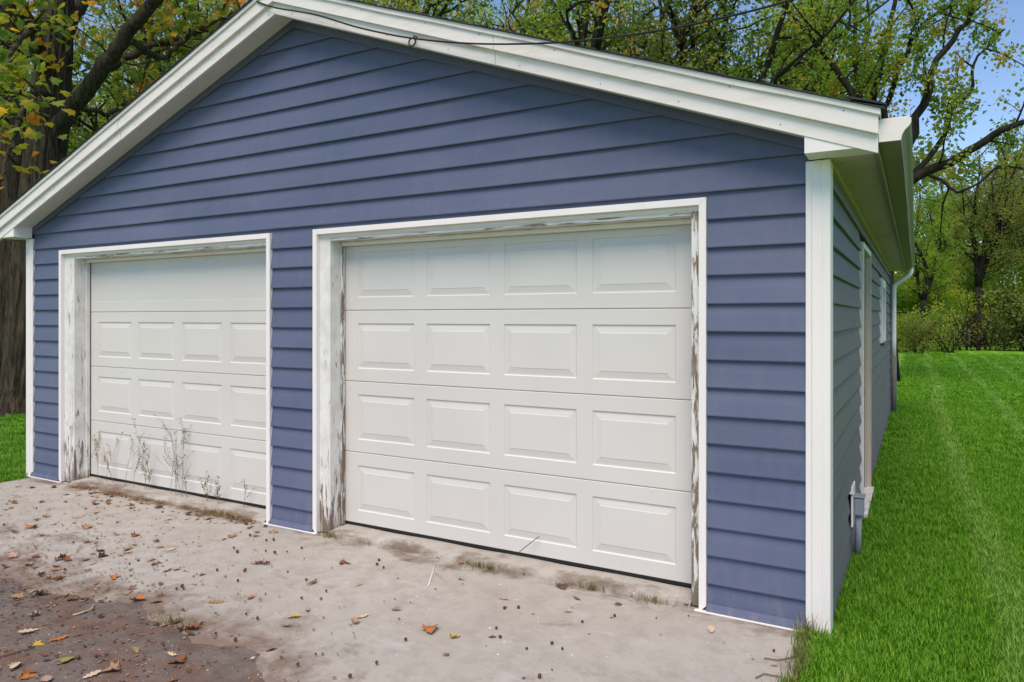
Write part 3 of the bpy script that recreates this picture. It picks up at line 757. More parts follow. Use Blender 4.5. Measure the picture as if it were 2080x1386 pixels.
# ------------------------------------------------------------------ trees
def rnd_unit(r, n):
    v = r.normal(size=(n, 3)); return v/np.linalg.norm(v, axis=1)[:, None]
QUAD_LEAF = (np.array([(0, 0, 0), (0.42, 0.45, 0.10), (0, 1.0, -0.06), (-0.42, 0.45, 0.10)]), [(0, 1, 2), (0, 2, 3)])
_m = [(0, 0), (0.18, 0.10), (0.46, 0.02), (0.36, 0.22), (0.56, 0.46), (0.30, 0.50), (0.24, 0.72), (0.0, 1.0)]
_ml = _m + [(-x, y) for x, y in _m[-2:0:-1]]
def fan(out, cz=0.10, curl=0.12, c=(0, 0.38)):
    v = [(x, y, -curl*(abs(x)*1.4)**2 - curl*0.6*max(0, y-0.5)**2) for x, y in out] + [(c[0], c[1], cz)]
    n_ = len(out); return np.array(v), [(i_, (i_+1) % n_, n_) for i_ in range(n_)]
MAPLE = fan(_ml)
def leaves(g, pos, nrm_bias, size, r, template, tint):
    T, F = template; n_ = len(pos); F = np.array(F)
    up = rnd_unit(r, n_)*1.0 + np.asarray(nrm_bias); up /= np.linalg.norm(up, axis=1)[:, None]
    d = rnd_unit(r, n_); d[:, 2] -= 0.25; d -= up*(d*up).sum(1)[:, None]; d /= np.linalg.norm(d, axis=1)[:, None]+1e-9
    s = np.cross(d, up); sz = size*r.uniform(0.65, 1.25, n_)
    V = pos[:, None, :] + sz[:, None, None]*(T[None, :, 0, None]*s[:, None, :] + T[None, :, 1, None]*d[:, None, :] + T[None, :, 2, None]*up[:, None, :])
    k = len(T); f = (F[None] + (np.arange(n_)*k)[:, None, None]).reshape(-1, F.shape[1])
    g.add(V.reshape(-1, 3), f, np.repeat(tint, k))
class Tree:
    def __init__(s, seed): s.r = np.random.default_rng(seed); s.w = Geo(); s.anch = []; s.tw = []
    def limb(s, p, d, length, r0, r1, steps, jit=0.12, up=0.05, sides=7):
        P = [np.array(p, float)]; d = np.array(d, float); d /= np.linalg.norm(d)
        for _ in range(steps):
            d = d + s.r.normal(size=3)*jit + np.array([0, 0, up]); d /= np.linalg.norm(d); P.append(P[-1]+d*length/steps)
        P = np.array(P); R = np.linspace(r0, r1, len(P)); s.w.tube(P, R, sides); return P, R
    def twigs(s, P, t0, spacing, lmin, lmax, per, spread=0.16, level=1, rad=0.02):
        """side shoots along polyline P; the last level carries the leaves"""
        seg = np.linalg.norm(np.diff(P, axis=0), axis=1); tot = seg.sum(); cum = np.concatenate([[0], np.cumsum(seg)])
        a = tot*t0
        while a < tot:
            i_ = min(len(seg)-1, np.searchsorted(cum, a)-1 if a > 0 else 0); i_ = max(0, i_)
            f_ = (a-cum[i_])/max(seg[i_], 1e-6); p = P[i_]+(P[i_+1]-P[i_])*f_; t = (P[i_+1]-P[i_])/max(seg[i_], 1e-6)
            q = rnd_unit(s.r, 1)[0]; q -= t*(q@t); q /= np.linalg.norm(q)+1e-9
            d = q*0.95+t*s.r.uniform(0.2, 0.8)+np.array([0, 0, 0.12]); ln = s.r.uniform(lmin, lmax)*(1.15-0.5*a/tot)
            Q, _ = s.limb(p, d, ln, rad, rad*0.35, 4, 0.2, 0.02, 5 if level > 1 else 3)
            if level > 1: s.twigs(Q, 0.22, spacing*0.42, lmin*0.34, lmax*0.36, per, spread, level-1, rad*0.45)
            else:
                k = s.r.poisson(per); u = s.r.uniform(0.15, 1.08, k); c = np.stack([np.interp(u, np.linspace(0, 1, len(Q)), Q[:, ax]) for ax in range(3)], 1)
                s.anch.append(c+s.r.normal(size=(k, 3))*spread); s.tw.append(np.full(k, s.r.random()))
            a += spacing*s.r.uniform(0.6, 1.4)
    def finish(s, name, bark, leafm, size, template=QUAD_LEAF, bias=(0, 0, 0.35), keep=None, tintfn=None):
        o = empty(name); s.w.build('trunk', bark, o, smooth=True)
        A = np.concatenate(s.anch); T = np.concatenate(s.tw)
        tint = np.clip(0.64*T+0.36*s.r.random(len(A))+0.07, 0, 1)
        if tintfn: tint = tintfn(A, tint)
        if keep is not None: A, tint = A[keep(A)], tint[keep(A)]
        g = Geo(); leaves(g, A, bias, size, s.r, template, tint); g.build('crown', leafm, o, smooth=False)
        return o
GREENS = [(0.0, (0.069, 0.131, 0.020)), (0.35, (0.119, 0.213, 0.030)), (0.62, (0.200, 0.281, 0.045)), (0.82, (0.338, 0.312, 0.056)), (0.95, (0.500, 0.312, 0.062)), (1.0, (0.475, 0.200, 0.037))]
BRIGHT = [(0.0, (0.098, 0.189, 0.023)), (0.5, (0.195, 0.338, 0.039)), (0.85, (0.325, 0.416, 0.065)), (1.0, (0.494, 0.403, 0.065))]
OLIVE = [(0.0, (0.085, 0.137, 0.031)), (0.5, (0.169, 0.227, 0.055)), (0.85, (0.286, 0.286, 0.085)), (1.0, (0.416, 0.273, 0.091))]
BROWN = [(0.0, (0.091, 0.085, 0.039)), (0.5, (0.169, 0.143, 0.065)), (1.0, (0.273, 0.221, 0.111))]
LEAF_M = mat_leaf('maple_leaf', [(0.0, (0.06, 0.115, 0.016)), (0.4, (0.120, 0.190, 0.026)), (0.7, (0.21, 0.235, 0.035)), (0.88, (0.43, 0.29, 0.03)), (1.0, (0.42, 0.18, 0.03))], 0.5)
LEAF_O = mat_leaf('oak_leaf_green', GREENS, 0.55, objvar=0.3); LEAF_B = mat_leaf('bright_leaf', BRIGHT, 0.55, objvar=0.25)
LEAF_V = mat_leaf('olive_leaf', OLIVE, 0.55, objvar=0.3); LEAF_D = mat_leaf('brown_leaf', BROWN, 0.3, objvar=0.2)
BARK1 = mat_bark('maple_bark', (0.014, 0.011, 0.008), (0.095, 0.075, 0.052)); BARK2 = mat_bark('oak_bark', (0.012, 0.010, 0.008), (0.040, 0.033, 0.026), 0.8)

# generic forked oak, three builds
def oak(seed, H, R, nl, name='oak_tree', leafm=LEAF_O, per=17, size=0.15, open_=0.3, first=0.3):
    t = Tree(seed); r = t.r
    P, Rr = t.limb((0, 0, -0.1), (r.normal()*0.04, r.normal()*0.04, 1), H*first, R*1.15, R*0.85, 6, 0.04, 0.1, 12)
    for k in range(nl):
        a = 2*PI*k/nl+r.uniform(-0.5, 0.5); sp = r.uniform(0.16, open_)
        d = (math.cos(a)*sp, math.sin(a)*sp, 1)
        Q, QR = t.limb(P[-1]-np.array([0, 0, r.uniform(0, 0.5)]), d, H*(1-first)*r.uniform(0.82, 1.05), R*r.uniform(0.5, 0.7), 0.04, 9, 0.13, 0.06, 8)
        t.twigs(Q, 0.06, 0.95, 1.5, 3.1, per, 0.17, 2, R*0.14)
        for m_ in range(3):
            i_ = r.integers(2, 6); dd = Q[i_+1]-Q[i_]; dd = dd/np.linalg.norm(dd)+rnd_unit(r, 1)[0]*0.75
            B, _ = t.limb(Q[i_], dd, H*r.uniform(0.2, 0.34), QR[i_]*0.6, 0.02, 6, 0.16, 0.05, 6)
            t.twigs(B, 0.15, 0.8, 1.2, 2.4, per, 0.17, 2, R*0.10)
    return t.finish(name, BARK2, leafm, size)
protoA = oak(11, 14.2, 0.36, 3, per=36, size=0.112); protoB = oak(12, 13.6, 0.33, 4, leafm=LEAF_V, per=35, size=0.112); protoC = oak(13, 14.5, 0.30, 3, leafm=LEAF_B, per=35, size=0.112)
PROTO = {'A': protoA, 'B': protoB, 'C': protoC}; used = set()
def plant(kind, u, depth, rz, sc, label, group, z=0.0):
    o = PROTO[kind] if kind not in used else copy_tree(PROTO[kind]); used.add(kind)
    p = stand(u, depth, z); o.location = p; o.rotation_euler = (0, 0, rz); o.scale = (sc, sc, sc*random.uniform(0.95, 1.05))
    tag(o, label, 'tree', group); return o
BEH = 'oaks standing behind the garage'
for k, u, d, rz, sc, lab in [
    ('A', 1180, 19.5, 0.4, 0.98, 'forked dark-trunked oak rising behind the middle of the right roof slope'),
    ('C', 1040, 25, 1.9, 0.95, 'yellow-green oak just right of the cable ring behind the roof'),
    ('B', 1330, 21, 2.6, 1.0, 'olive oak with slanting limb where the cable crosses the tree line'),
    ('A', 1460, 20, 4.0, 0.95, 'oak with several upright dark stems right of where the cable crosses the trees'),
    ('C', 1600, 24, 0.9, 1.02, 'bright green oak behind the roof, left of the lower roof corner'),
    ('B', 1700, 29, 5.2, 1.05, 'tall oak farther back behind the lower right roof corner'),
    ('A', 880, 24, 5.6, 0.95, 'leafy oak behind the roof just left of the iron ring'),
    ('B', 720, 27, 1.2, 1.0, 'olive oak peeking over the roof just right of the ridge'),
    ('C', 560, 23, 3.3, 0.95, 'yellowing oak directly behind the roof ridge'),
    ('B', 380, 21, 0.3, 0.92, 'oak above the middle of the left roof slope'),
    ('A', 270, 27, 2.2, 1.0, 'far oak seen under the big maple limb over the left slope'),
    ('C', 480, 33, 5.0, 1.1, 'distant oak filling the gap left of the ridge'),
    ('A', 1260, 34, 3.0, 1.2, 'distant oak showing between trunks behind the right roof slope'),
    ('C', 940, 36, 4.4, 1.2, 'distant pale oak behind the roof above the ring'),
    ('A', 800, 20, 0.8, 0.93, 'oak whose twigs show right above the cable ring'),
    ('C', 650, 21, 2.4, 0.95, 'bright oak just right of the roof peak')]:
    plant(k, u, d, rz, sc, lab, BEH)
FOR = 'trees at the far lawn edge'
for k, u, d, rz, sc, lab in [
    ('B', 1992, 39, 1.0, 0.82, 'dark fork-trunked tree at the far lawn edge right of the bright tree'),
    ('C', 1880, 37, 2.5, 0.62, 'bright yellow-green small tree at the lawn edge beside the downspout'),
    ('C', 1940, 47, 4.0, 0.8, 'pale green tree behind the bright one at the lawn edge'),
    ('B', 2080, 44, 5.0, 0.9, 'olive tree at right picture edge beyond the lawn'),
    ('A', 2160, 38, 0.2, 0.8, 'tree with branches reaching in at the right picture edge'),
    ('A', 1830, 50, 3.6, 0.85, 'tree mostly hidden by the garage far corner beyond the lawn'),
    ('B', 2020, 58, 2.0, 0.9, 'faint tree farthest back above the lawn edge thicket'),
    ('C', 1900, 62, 0.7, 0.9, 'far pale tree in the wood above the gutter end'),
    ('A', 2110, 60, 5.5, 0.9, 'far dark tree in the wood at the right'),
    ('A', -60, 24, 2.9, 0.95, 'oak in the shade at the left picture edge'),
    ('B', 60, 30, 4.6, 1.0, 'oak behind the big maple trunk on the left'),
    ('C', 160, 38, 1.1, 1.1, 'distant tree between the maple trunk and the left roof slope')]:
    plant(k, u, d, rz, sc, lab, FOR)

# the limbed oak behind the right rear corner: limbs follow the photograph, standing 18 m away
t = Tree(31); BD = 18.5; base = stand(1790, BD)
def px_limb(pts, r0, r1, per=46, t0=0.12, sp=0.62, lm=(0.9, 2.0)):
    r0, r1 = r0*0.62, r1*0.6
    P = [np.array(at(u, v, d)) for u, v, d in pts]; q = []
    for a in range(len(P)-1):
        p0, p1, p2, p3 = P[max(0, a-1)], P[a], P[a+1], P[min(len(P)-1, a+2)]
        for f_ in np.linspace(0, 1, 5)[:-1]: q.append(0.5*((2*p1)+(p2-p0)*f_+(2*p0-5*p1+4*p2-p3)*f_*f_+(-p0+3*p1-3*p2+p3)*f_**3)+t.r.normal(size=3)*0.025)
    q.append(P[-1]); q = np.array(q); t.w.tube(q, np.linspace(r0, r1, len(q)), 9)
    t.twigs(q, t0, sp, lm[0], lm[1], per, 0.14, 2, 0.028); return q
t.w.tube([np.array(base)+np.array([0, 0, -0.1]), np.array(base)+np.array([0, 0, 1.2]), np.array(at(1788, 470, BD)), np.array(at(1786, 380, BD))], [0.45, 0.34, 0.27, 0.22], 14)
px_limb([(1786, 430, BD), (1860, 362, BD-0.4), (1950, 318, BD-1.0), (2020, 275, BD-1.4), (2080, 246, BD-1.7), (2200, 200, BD-2.2)], 0.23, 0.08, t0=0.35)
px_limb([(1786, 420, BD), (1842, 300, BD-0.2), (1880, 190, BD-0.4), (1905, 120, BD-0.5), (1962, 40, BD-0.8), (2000, -60, BD-1.0)], 0.22, 0.07, t0=0.45)
px_limb([(1800, 400, BD), (1905, 300, BD+0.5), (1932, 225, BD+0.6), (1972, 185, BD+0.7), (1978, 130, BD+0.8), (2040, 60, BD+1.0)], 0.13, 0.04, t0=0.4)
px_limb([(1786, 400, BD), (1745, 235, BD+0.4), (1712, 160, BD+0.8), (1640, 70, BD+1.2), (1560, -30, BD+1.6)], 0.20, 0.06, t0=0.3)
px_limb([(1784, 400, BD), (1765, 250, BD+0.8), (1790, 130, BD+0.9), (1810, 40, BD+1.0), (1830, -80, BD+1.2)], 0.19, 0.07, t0=0.35)
px_limb([(1790, 230, BD+0.6), (1838, 110, BD+0.3), (1880, 45, BD+0.1), (1940, 5, BD-0.2), (2040, -50, BD-0.6)], 0.12, 0.04, t0=0.4)
px_limb([(1775, 330, BD+0.4), (1740, 150, BD+1.5), (1735, 20, BD+1.7), (1720, -90, BD+1.9)], 0.15, 0.05, t0=0.3)
px_limb([(1880, 345, BD-0.5), (1950, 390, BD-1.4), (2030, 340, BD-1.8), (2110, 350, BD-2.2)], 0.07, 0.02, t0=0.3, sp=1.0)
bo = t.finish('oak_tree', BARK2, LEAF_O, 0.108)
tag(bo, 'spreading oak behind the right rear corner with long dark limbs across the sky', 'tree', BEH)

# big maple left of the garage: furrowed trunk, heavy limb, large near leaves
t = Tree(41); MD = 12.2
def ridged(amp, n_): 
    ph = np.random.default_rng(3).uniform(0, 6, 6)
    return lambda f, a: 1+amp*(np.sin(a*n_+ph[0]+3*np.sin(f*9+ph[1]))*0.6+np.sin(a*(n_*1.7//1)+ph[2]+4*np.sin(f*13+a))*0.5+0.35*np.sin(a*5+f*40+ph[3]))
tp = [at(52, 850, MD), at(54, 800, MD), at(58, 740, MD), at(64, 600, MD), at(78, 450, MD), at(94, 300, MD), at(104, 190, MD), at(112, 60, MD), at(120, -120, MD), at(128, -320, MD)]
q = []
for a in range(len(tp)-1):
    for f_ in np.linspace(0, 1, 9)[:-1]: q.append(tuple(tp[a].lerp(tp[a+1], f_)))
q.append(tuple(tp[-1])); rr = np.interp(np.linspace(0, 1, len(q)), [0, 0.06, 0.14, 0.4, 0.7, 1], [0.56, 0.43, 0.37, 0.32, 0.28, 0.2])
t.w.tube(q, rr, 96, ridge=ridged(0.06, 19))
def mlimb(pts, r0, r1, per=10, t0=0.2, sp=0.7, lm=(0.7, 1.5), leaf=True):
    P = np.array([np.array(at(*p)) for p in pts]); n_ = 30; s_ = np.linspace(0, len(P)-1, n_)
    Q = np.stack([np.interp(s_, np.arange(len(P)), P[:, ax]) for ax in range(3)], 1); Q[1:-1] = (Q[:-2]+Q[1:-1]*2+Q[2:])/4
    Q += t.r.normal(size=Q.shape)*0.015; t.w.tube(Q, np.linspace(r0, r1, n_), 12, ridge=ridged(0.03, 9))
    if leaf: t.twigs(Q, t0, sp, lm[0], lm[1], per, 0.15, 2, 0.02)
    return Q
mlimb([(95, 300, MD), (140, 225, MD-0.2), (200, 150, MD-0.5), (262, 62, MD-0.8), (330, -20, MD-1.1), (420, -110, MD-1.4)], 0.155, 0.07, t0=0.45)
mlimb([(105, 170, MD), (60, 60, MD-0.8), (10, -40, MD-1.4), (-60, -140, MD-2)], 0.16, 0.06, t0=0.25)
mlimb([(108, 120, MD), (150, 30, MD+0.6), (210, -60, MD+1.2), (300, -160, MD+1.8)], 0.15, 0.06)
mlimb([(200, 150, MD-0.5), (300, 95, MD), (390, 70, MD+0.6), (470, 40, MD+1.1), (560, -20, MD+1.5)], 0.07, 0.025, t0=0.1, sp=0.45)
mlimb([(120, -60, MD), (250, -80, MD-1.2), (380, -60, MD-2), (500, -40, MD-2.4)], 0.10, 0.03, t0=0.1)
mlimb([(110, 40, MD), (70, 50, MD-1.6), (30, 90, MD-2.8), (0, 170, MD-3.4), (-10, 260, MD-3.8)], 0.06, 0.015, t0=0.25, sp=0.45, lm=(0.5, 1.1))
mlimb([(150, 215, MD-0.2), (220, 235, MD+0.8), (300, 180, MD+1.6), (380, 160, MD+2.2)], 0.05, 0.015, t0=0.2, sp=0.5)
mlimb([(250, 75, MD-0.8), (330, 120, MD-0.2), (400, 60, MD), (520, 10, MD+0.4)], 0.06, 0.02, t0=0.2, sp=0.45)
mlimb([(104, 190, MD), (60, 190, MD-1.4), (20, 300, MD-2.4), (0, 380, MD-2.8)], 0.05, 0.012, t0=0.35, sp=0.6, lm=(0.4, 0.9))
# drop leaves that would poke into the roof
def clear(A): return ~((A[:, 0] > XE_L-0.1) & (A[:, 2] < 3.2) & (A[:, 1] > -0.4)) & (A[:, 2] > 1.2)
A = np.concatenate(t.anch); T = np.concatenate(t.tw); ok = clear(A); A, T = A[ok], T[ok]
tint = np.clip(0.65*T+0.4*t.r.random(len(A))+0.08, 0, 1)
mo = empty('maple_tree'); t.w.build('trunk', BARK1, mo, smooth=True)
# the 300 leaves that show largest are pieces of their own
rel = A-np.array([CX, CY, CZ]); dep = rel@np.array(FW); uu = 1040+FPX*(rel@np.array(RT))/dep; vv_ = HOR-FPX*rel[:, 2]/dep
vis = (uu > -10) & (uu < 560) & (vv_ > -10) & (vv_ < 480-0.75*uu) & (dep > 3)
order = np.argsort(np.where(vis, dep, 1e9))[:300]
rest = np.ones(len(A), bool); rest[order] = False
g = Geo(); leaves(g, A[rest], (0, 0, 0.5), 0.14, t.r, MAPLE, tint[rest])
tag(g.build('crown', LEAF_M, mo), kind='stuff')
var = []
for k in range(8):
    g = Geo(); g.add(MAPLE[0], np.array(MAPLE[1]), k/7.0); var.append(g.mesh('maple_leaf', LEAF_M))
for i_ in order:
    o = link('leaf', var[int(tint[i_]*7.99)], mo); o.location = A[i_]; s_ = 0.145*random.uniform(0.7, 1.25); o.scale = (s_, s_, s_)
    o.rotation_euler = (random.gauss(0.2, 0.7), random.gauss(0, 0.7), random.uniform(0, 2*PI))
tag(mo, 'big maple with thick furrowed trunk and yellowing leaves left of garage', 'tree')
# its neighbour: a second dark trunk at the picture's left edge
t = Tree(43); d2 = 14.2
t.w.tube([tuple(at(u, v, d2)) for u, v in ((4, 800), (8, 640), (14, 450), (20, 280), (16, 120), (6, -40), (0, -250))], [0.42, 0.33, 0.30, 0.27, 0.25, 0.22, 0.15], 40, ridge=ridged(0.05, 15))
for pts, r0 in (([(18, 180, d2), (60, 80, d2+0.8), (130, -20, d2+1.6), (200, -120, d2+2.2)], 0.13), ([(16, 130, d2), (-40, 20, d2-0.6), (-90, -120, d2-1)], 0.15), ([(20, 260, d2), (-20, 200, d2-1), (-70, 190, d2-1.8)], 0.07)):
    P = np.array([np.array(at(*p)) for p in pts]); t.w.tube(P, np.linspace(r0, 0.04, len(P)), 9); t.twigs(P, 0.2, 0.6, 0.7, 1.5, 8, 0.15, 2, 0.02)
o = t.finish('maple_tree', BARK1, LEAF_M, 0.17, MAPLE)
tag(o, 'darker slimmer trunk behind the big maple at the left picture edge', 'tree')

# shrubs and brush at the wood's edge
def shrub(seed, w, h, leafm, nl, size, name='shrub'):
    t = Tree(seed); r = t.r
    for k in range(9):
        a = r.uniform(0, 2*PI); P, _ = t.limb((r.normal()*w*0.12, r.normal()*w*0.12, -0.05), (math.cos(a)*0.45, math.sin(a)*0.45, 1), h*r.uniform(0.6, 1.0), 0.03, 0.008, 6, 0.14, 0.02, 5)
        t.twigs(P, 0.12, 0.35, w*0.22, w*0.42, nl, 0.16, 2 if nl > 3 else 1, 0.010)
    return t.finish(name, BARK2, leafm, size)
PROTO['s'] = shrub(51, 2.6, 2.6, LEAF_B, 9, 0.12); PROTO['t'] = shrub(52, 2.4, 3.2, LEAF_D, 3, 0.12, 'brush'); PROTO['v'] = shrub(53, 3.0, 2.2, LEAF_V, 9, 0.115); PROTO['u'] = shrub(54, 4.6, 6.5, LEAF_B, 24, 0.125, 'tall_shrub'); PROTO['w'] = shrub(55, 4.4, 6.0, LEAF_V, 22, 0.125, 'tall_shrub')
SHR = 'undergrowth along the lawn edge'
for k, u, d, sc, lab in [
    ('s', 1838, 35, 0.85, 'bright shrub at the lawn edge just right of the downspout'), ('v', 1868, 33.2, 0.8, 'low olive shrub at the lawn edge, second from the garage'),
    ('s', 1905, 35.5, 0.9, 'small bright shrub under the yellow-green tree'), ('t', 1935, 33.4, 0.8, 'low brown brush between the bright shrub and the dark thicket'),
    ('t', 1968, 36, 1.25, 'big brown thicket at the foot of the fork-trunked tree'), ('t', 2005, 36, 1.0, 'smaller brown brush right of the brown thicket'),
    ('v', 2040, 35.5, 0.8, 'olive shrub at the lawn edge near the right side'), ('t', 2078, 35, 0.9, 'brown brush at the right picture edge'),
    ('v', 2120, 34, 1.5, 'shrub beyond the right picture edge'), ('w', 1975, 43, 1.0, 'taller shrub behind the brown thicket'),
    ('u', 1850, 42, 0.95, 'tall leafy shrub far behind the downspout'), ('u', 1925, 45, 1.05, 'tall shrub behind the low brown brush'), ('w', 2065, 43, 0.8, 'tall olive shrub behind the right lawn edge'),
    ('u', 1888, 40, 0.85, 'tall yellow-green shrub behind the bright shrubs'), ('u', 2140, 42, 1.0, 'tall shrub at the far right'),
    ('v', -20, 17.5, 0.9, 'shady shrub behind the left tree trunks'), ('v', 40, 21, 1.5, 'larger shady shrub behind the big maple trunk'), ('v', -80, 20, 1.5, 'shrub at the far left in the shade'), ('w', 20, 27, 0.9, 'tall shrub far behind the left trunks')]:
    o = PROTO[k] if k not in used else copy_tree(PROTO[k]); used.add(k)
    o.location = stand(u, d); o.rotation_euler = (0, 0, random.uniform(0, 6.28)); o.scale = (sc, sc, sc)
    tag(o, lab, 'shrub', SHR)
# the wood beyond, read as one mass
g = Geo(); r = np.random.default_rng(77); gw = Geo()
cl = []
for k in range(420):
    a = r.uniform(-62, 46); dd = r.uniform(62, 100); x = CX+math.sin(math.radians(-a-29.4*0))*0
    ang = YAW+math.radians(a); px = CX-math.sin(ang)*dd; py = CY+math.cos(ang)*dd; hgt = r.uniform(1, 15)
    cl.append((px, py, hgt, r.uniform(1.2, 2.6), r.random()))
for (px, py, hz, rad, tn) in cl:
    n_ = 260; P = np.array([px, py, hz])+rnd_unit(r, n_)*(rad*r.random(n_)**0.4)[:, None]; P[:, 2] = np.maximum(P[:, 2], 0.1)
    leaves(g, P, (0, 0, 0.6), 0.42, r, QUAD_LEAF, np.clip(tn*0.7+0.3*r.random(n_), 0, 1))
tag(g.build('distant_wood', LEAF_V), 'distant wood of mixed green trees behind the lawn and garage', 'wood', kind='stuff')

# ------------------------------------------------------------------ grass
def blade_clump(seed, nb, rad, h):
    r = np.random.default_rng(seed); g = Geo()
    for k in range(nb):
        a, d = r.uniform(0, 2*PI), rad*math.sqrt(r.random()); x, y = d*math.cos(a), d*math.sin(a)
        b = r.uniform(0, 2*PI); hh = h*r.uniform(0.55, 1.15); w = 0.0025*r.uniform(0.7, 1.3); ln = hh*r.uniform(0.15, 0.75)
        cx_, sx = math.cos(b), math.sin(b); px, py = -sx*w, cx_*w
        v = [(x-px, y-py, -0.004), (x+px, y+py, -0.004), (x+px*0.8+cx_*ln*0.35, y+py*0.8+sx*ln*0.35, hh*0.6), (x-px*0.8+cx_*ln*0.35, y-py*0.8+sx*ln*0.35, hh*0.6), (x+cx_*ln, y+sx*ln, hh)]
        g.add(v, [(0, 1, 2, 3), (3, 2, 4)], r.random())
    return g.mesh('grass_clump', GRASS)
clumpcol = bpy.data.collections.new('grass_clumps')
for k in range(6):
    o = bpy.data.objects.new('grass_clump', blade_clump(k, 46, 0.055, 0.048)); clumpcol.objects.link(o)
def scatter(name, pts, scl, label):
    me = bpy.data.meshes.new(name); me.vertices.add(len(pts)); me.vertices.foreach_set('co', np.asarray(pts, np.float32).reshape(-1))
    a = me.attributes.new('scl', 'FLOAT_VECTOR', 'POINT'); a.data.foreach_set('vector', np.asarray(scl, np.float32).reshape(-1))
    rot = np.zeros((len(pts), 3), np.float32); rot[:, 2] = RNG.uniform(0, 6.28, len(pts)); rot[:, :2] = RNG.normal(0, 0.12, (len(pts), 2))
    a = me.attributes.new('rot', 'FLOAT_VECTOR', 'POINT'); a.data.foreach_set('vector', rot.reshape(-1))
    me.materials.append(GRASS)
    o = link(name, me); tag(o, label, 'grass', kind='stuff')
    ng = bpy.data.node_groups.new(name+'_nodes', 'GeometryNodeTree')
    ng.interface.new_socket('Geometry', in_out='INPUT', socket_type='NodeSocketGeometry'); ng.interface.new_socket('Geometry', in_out='OUTPUT', socket_type='NodeSocketGeometry')
    gi = ng.nodes.new('NodeGroupInput'); go = ng.nodes.new('NodeGroupOutput')
    ip = ng.nodes.new('GeometryNodeInstanceOnPoints'); ci_ = ng.nodes.new('GeometryNodeCollectionInfo')
    ci_.inputs['Collection'].default_value = clumpcol; ci_.inputs['Separate Children'].default_value = True; ci_.inputs['Reset Children'].default_value = True
    ip.inputs['Pick Instance'].default_value = True
    at1 = ng.nodes.new('GeometryNodeInputNamedAttribute'); at1.data_type = 'FLOAT_VECTOR'; at1.inputs[0].default_value = 'scl'
    at2 = ng.nodes.new('GeometryNodeInputNamedAttribute'); at2.data_type = 'FLOAT_VECTOR'; at2.inputs[0].default_value = 'rot'
    ng.links.new(gi.outputs[0], ip.inputs['Points']); ng.links.new(ci_.outputs[0], ip.inputs['Instance'])
    ng.links.new(at1.outputs[0], ip.inputs['Scale'])
    try: ng.links.new(at2.outputs[0], ip.inputs['Rotation'])
    except Exception: pass
    ng.links.new(ip.outputs[0], go.inputs[0])
    md = o.modifiers.new('scatter', 'NODES'); md.node_group = ng
    return o
def lawn_points(regions):
    P, S = [], []
    for (x0, x1, y0, y1, dens, sc, fn) in regions:
        n_ = int((x1-x0)*(y1-y0)*dens); p = np.stack([RNG.uniform(x0, x1, n_), RNG.uniform(y0, y1, n_)], 1)
        ok = fn(p[:, 0], p[:, 1]); p = p[ok]; z = lawn_h(p[:, 0], p[:, 1])
        P.append(np.stack([p[:, 0], p[:, 1], z], 1)); s = sc*RNG.uniform(0.75, 1.25, len(p)); S.append(np.stack([s, s, s*RNG.uniform(0.8, 1.15, len(p))*min(1.0, 1.15/sc)], 1))
    return np.concatenate(P), np.concatenate(S)
edge_r = lambda y: 0.02+0.018*np.sin(y*9)+0.012*np.sin(y*31)
def rightside(x, y):
    return np.where(y < -0.04, x > edge_r(y), x > XR+0.045)
inview = lambda x, y: rightside(x, y) & ((x-CX)*RT.x+(y-CY)*RT.y < 0.80*((x-CX)*FW.x+(y-CY)*FW.y)+0.6)
P, S = lawn_points([(0.0, 3.2, -1.6, 2.0, 620, 1.0, inview), (0.0, 7, 2.0, 6.0, 330, 1.2, inview), (0.05, 10, 6, 12, 130, 1.6, inview), (-6, 22, 12, 22, 42, 2.3, lambda x, y: inview(x, y) & (x > -1.5)), (-8, 34, 22, 34, 16, 3.2, lambda x, y: inview(x, y) & (x > -3))])
scatter('grass', P, S, 'mown bright green grass of the lawn right of the garage')
leftf = lambda x, y: ((x < XL-0.04) | (y < -0.04)) & (x < -7.30+0.02*np.sin(y*11)-np.where(y < -0.05, 0.0, 0.0))
P, S = lawn_points([(-10, -7.2, -2.6, 3.0, 260, 1.25, leftf), (-20, -7.4, 3.0, 12, 45, 1.8, leftf), (-20, -10, -1, 3.0, 60, 1.7, leftf)])
scatter('grass', P, S, 'strip of mown green grass left of the garage under the maple')

# ------------------------------------------------------------------ litter on the drive
_o = [(0.0, 0.0), (0.03, 0.10), (0.16, 0.16), (0.10, 0.27), (0.27, 0.36), (0.15, 0.46), (0.30, 0.60), (0.15, 0.68), (0.20, 0.83), (0.08, 0.88), (0.0, 1.0)]
_ol = _o + [(-x, y) for x, y in _o[-2:0:-1]]
def litter_leaf(out, curl, twist, seed, stem=True):
    r = random.Random(seed); g = Geo(); n_ = len(out)
    # outline, an inner ring half way to the midrib, and the midrib, so that the blade can curl
    def bend(x, y):
        z = curl*(abs(x)*1.6)**1.8 + twist*x*(y-0.5)*0.9 + 0.06*curl*math.sin(y*7+seed) + curl*0.4*max(0, y-0.55)**1.5
        return (x*(1-0.35*curl*abs(x)), y, z)
    v = [bend(x, y) for x, y in out]+[bend(x*0.5, y) for x, y in out]
    f = [(i_, (i_+1) % n_, n_+(i_+1) % n_, n_+i_) for i_ in range(n_)]
    half = len(out)//2
    for i_ in range(half):
        a, b = n_+i_, n_+(n_-i_) % n_; c, d = n_+i_+1, n_+(n_-i_-1)
        if i_ == 0: f.append((a, c, d))
        elif c == d: f.append((a, c, b))
        else: f.append((a, c, d, b))
    g.add(v, f)
    if stem: g.tube([(0, 0.02, 0.005), (0.01, -0.1, 0.01), (0.03, -0.2, 0.03)], 0.012, 3)
    return g
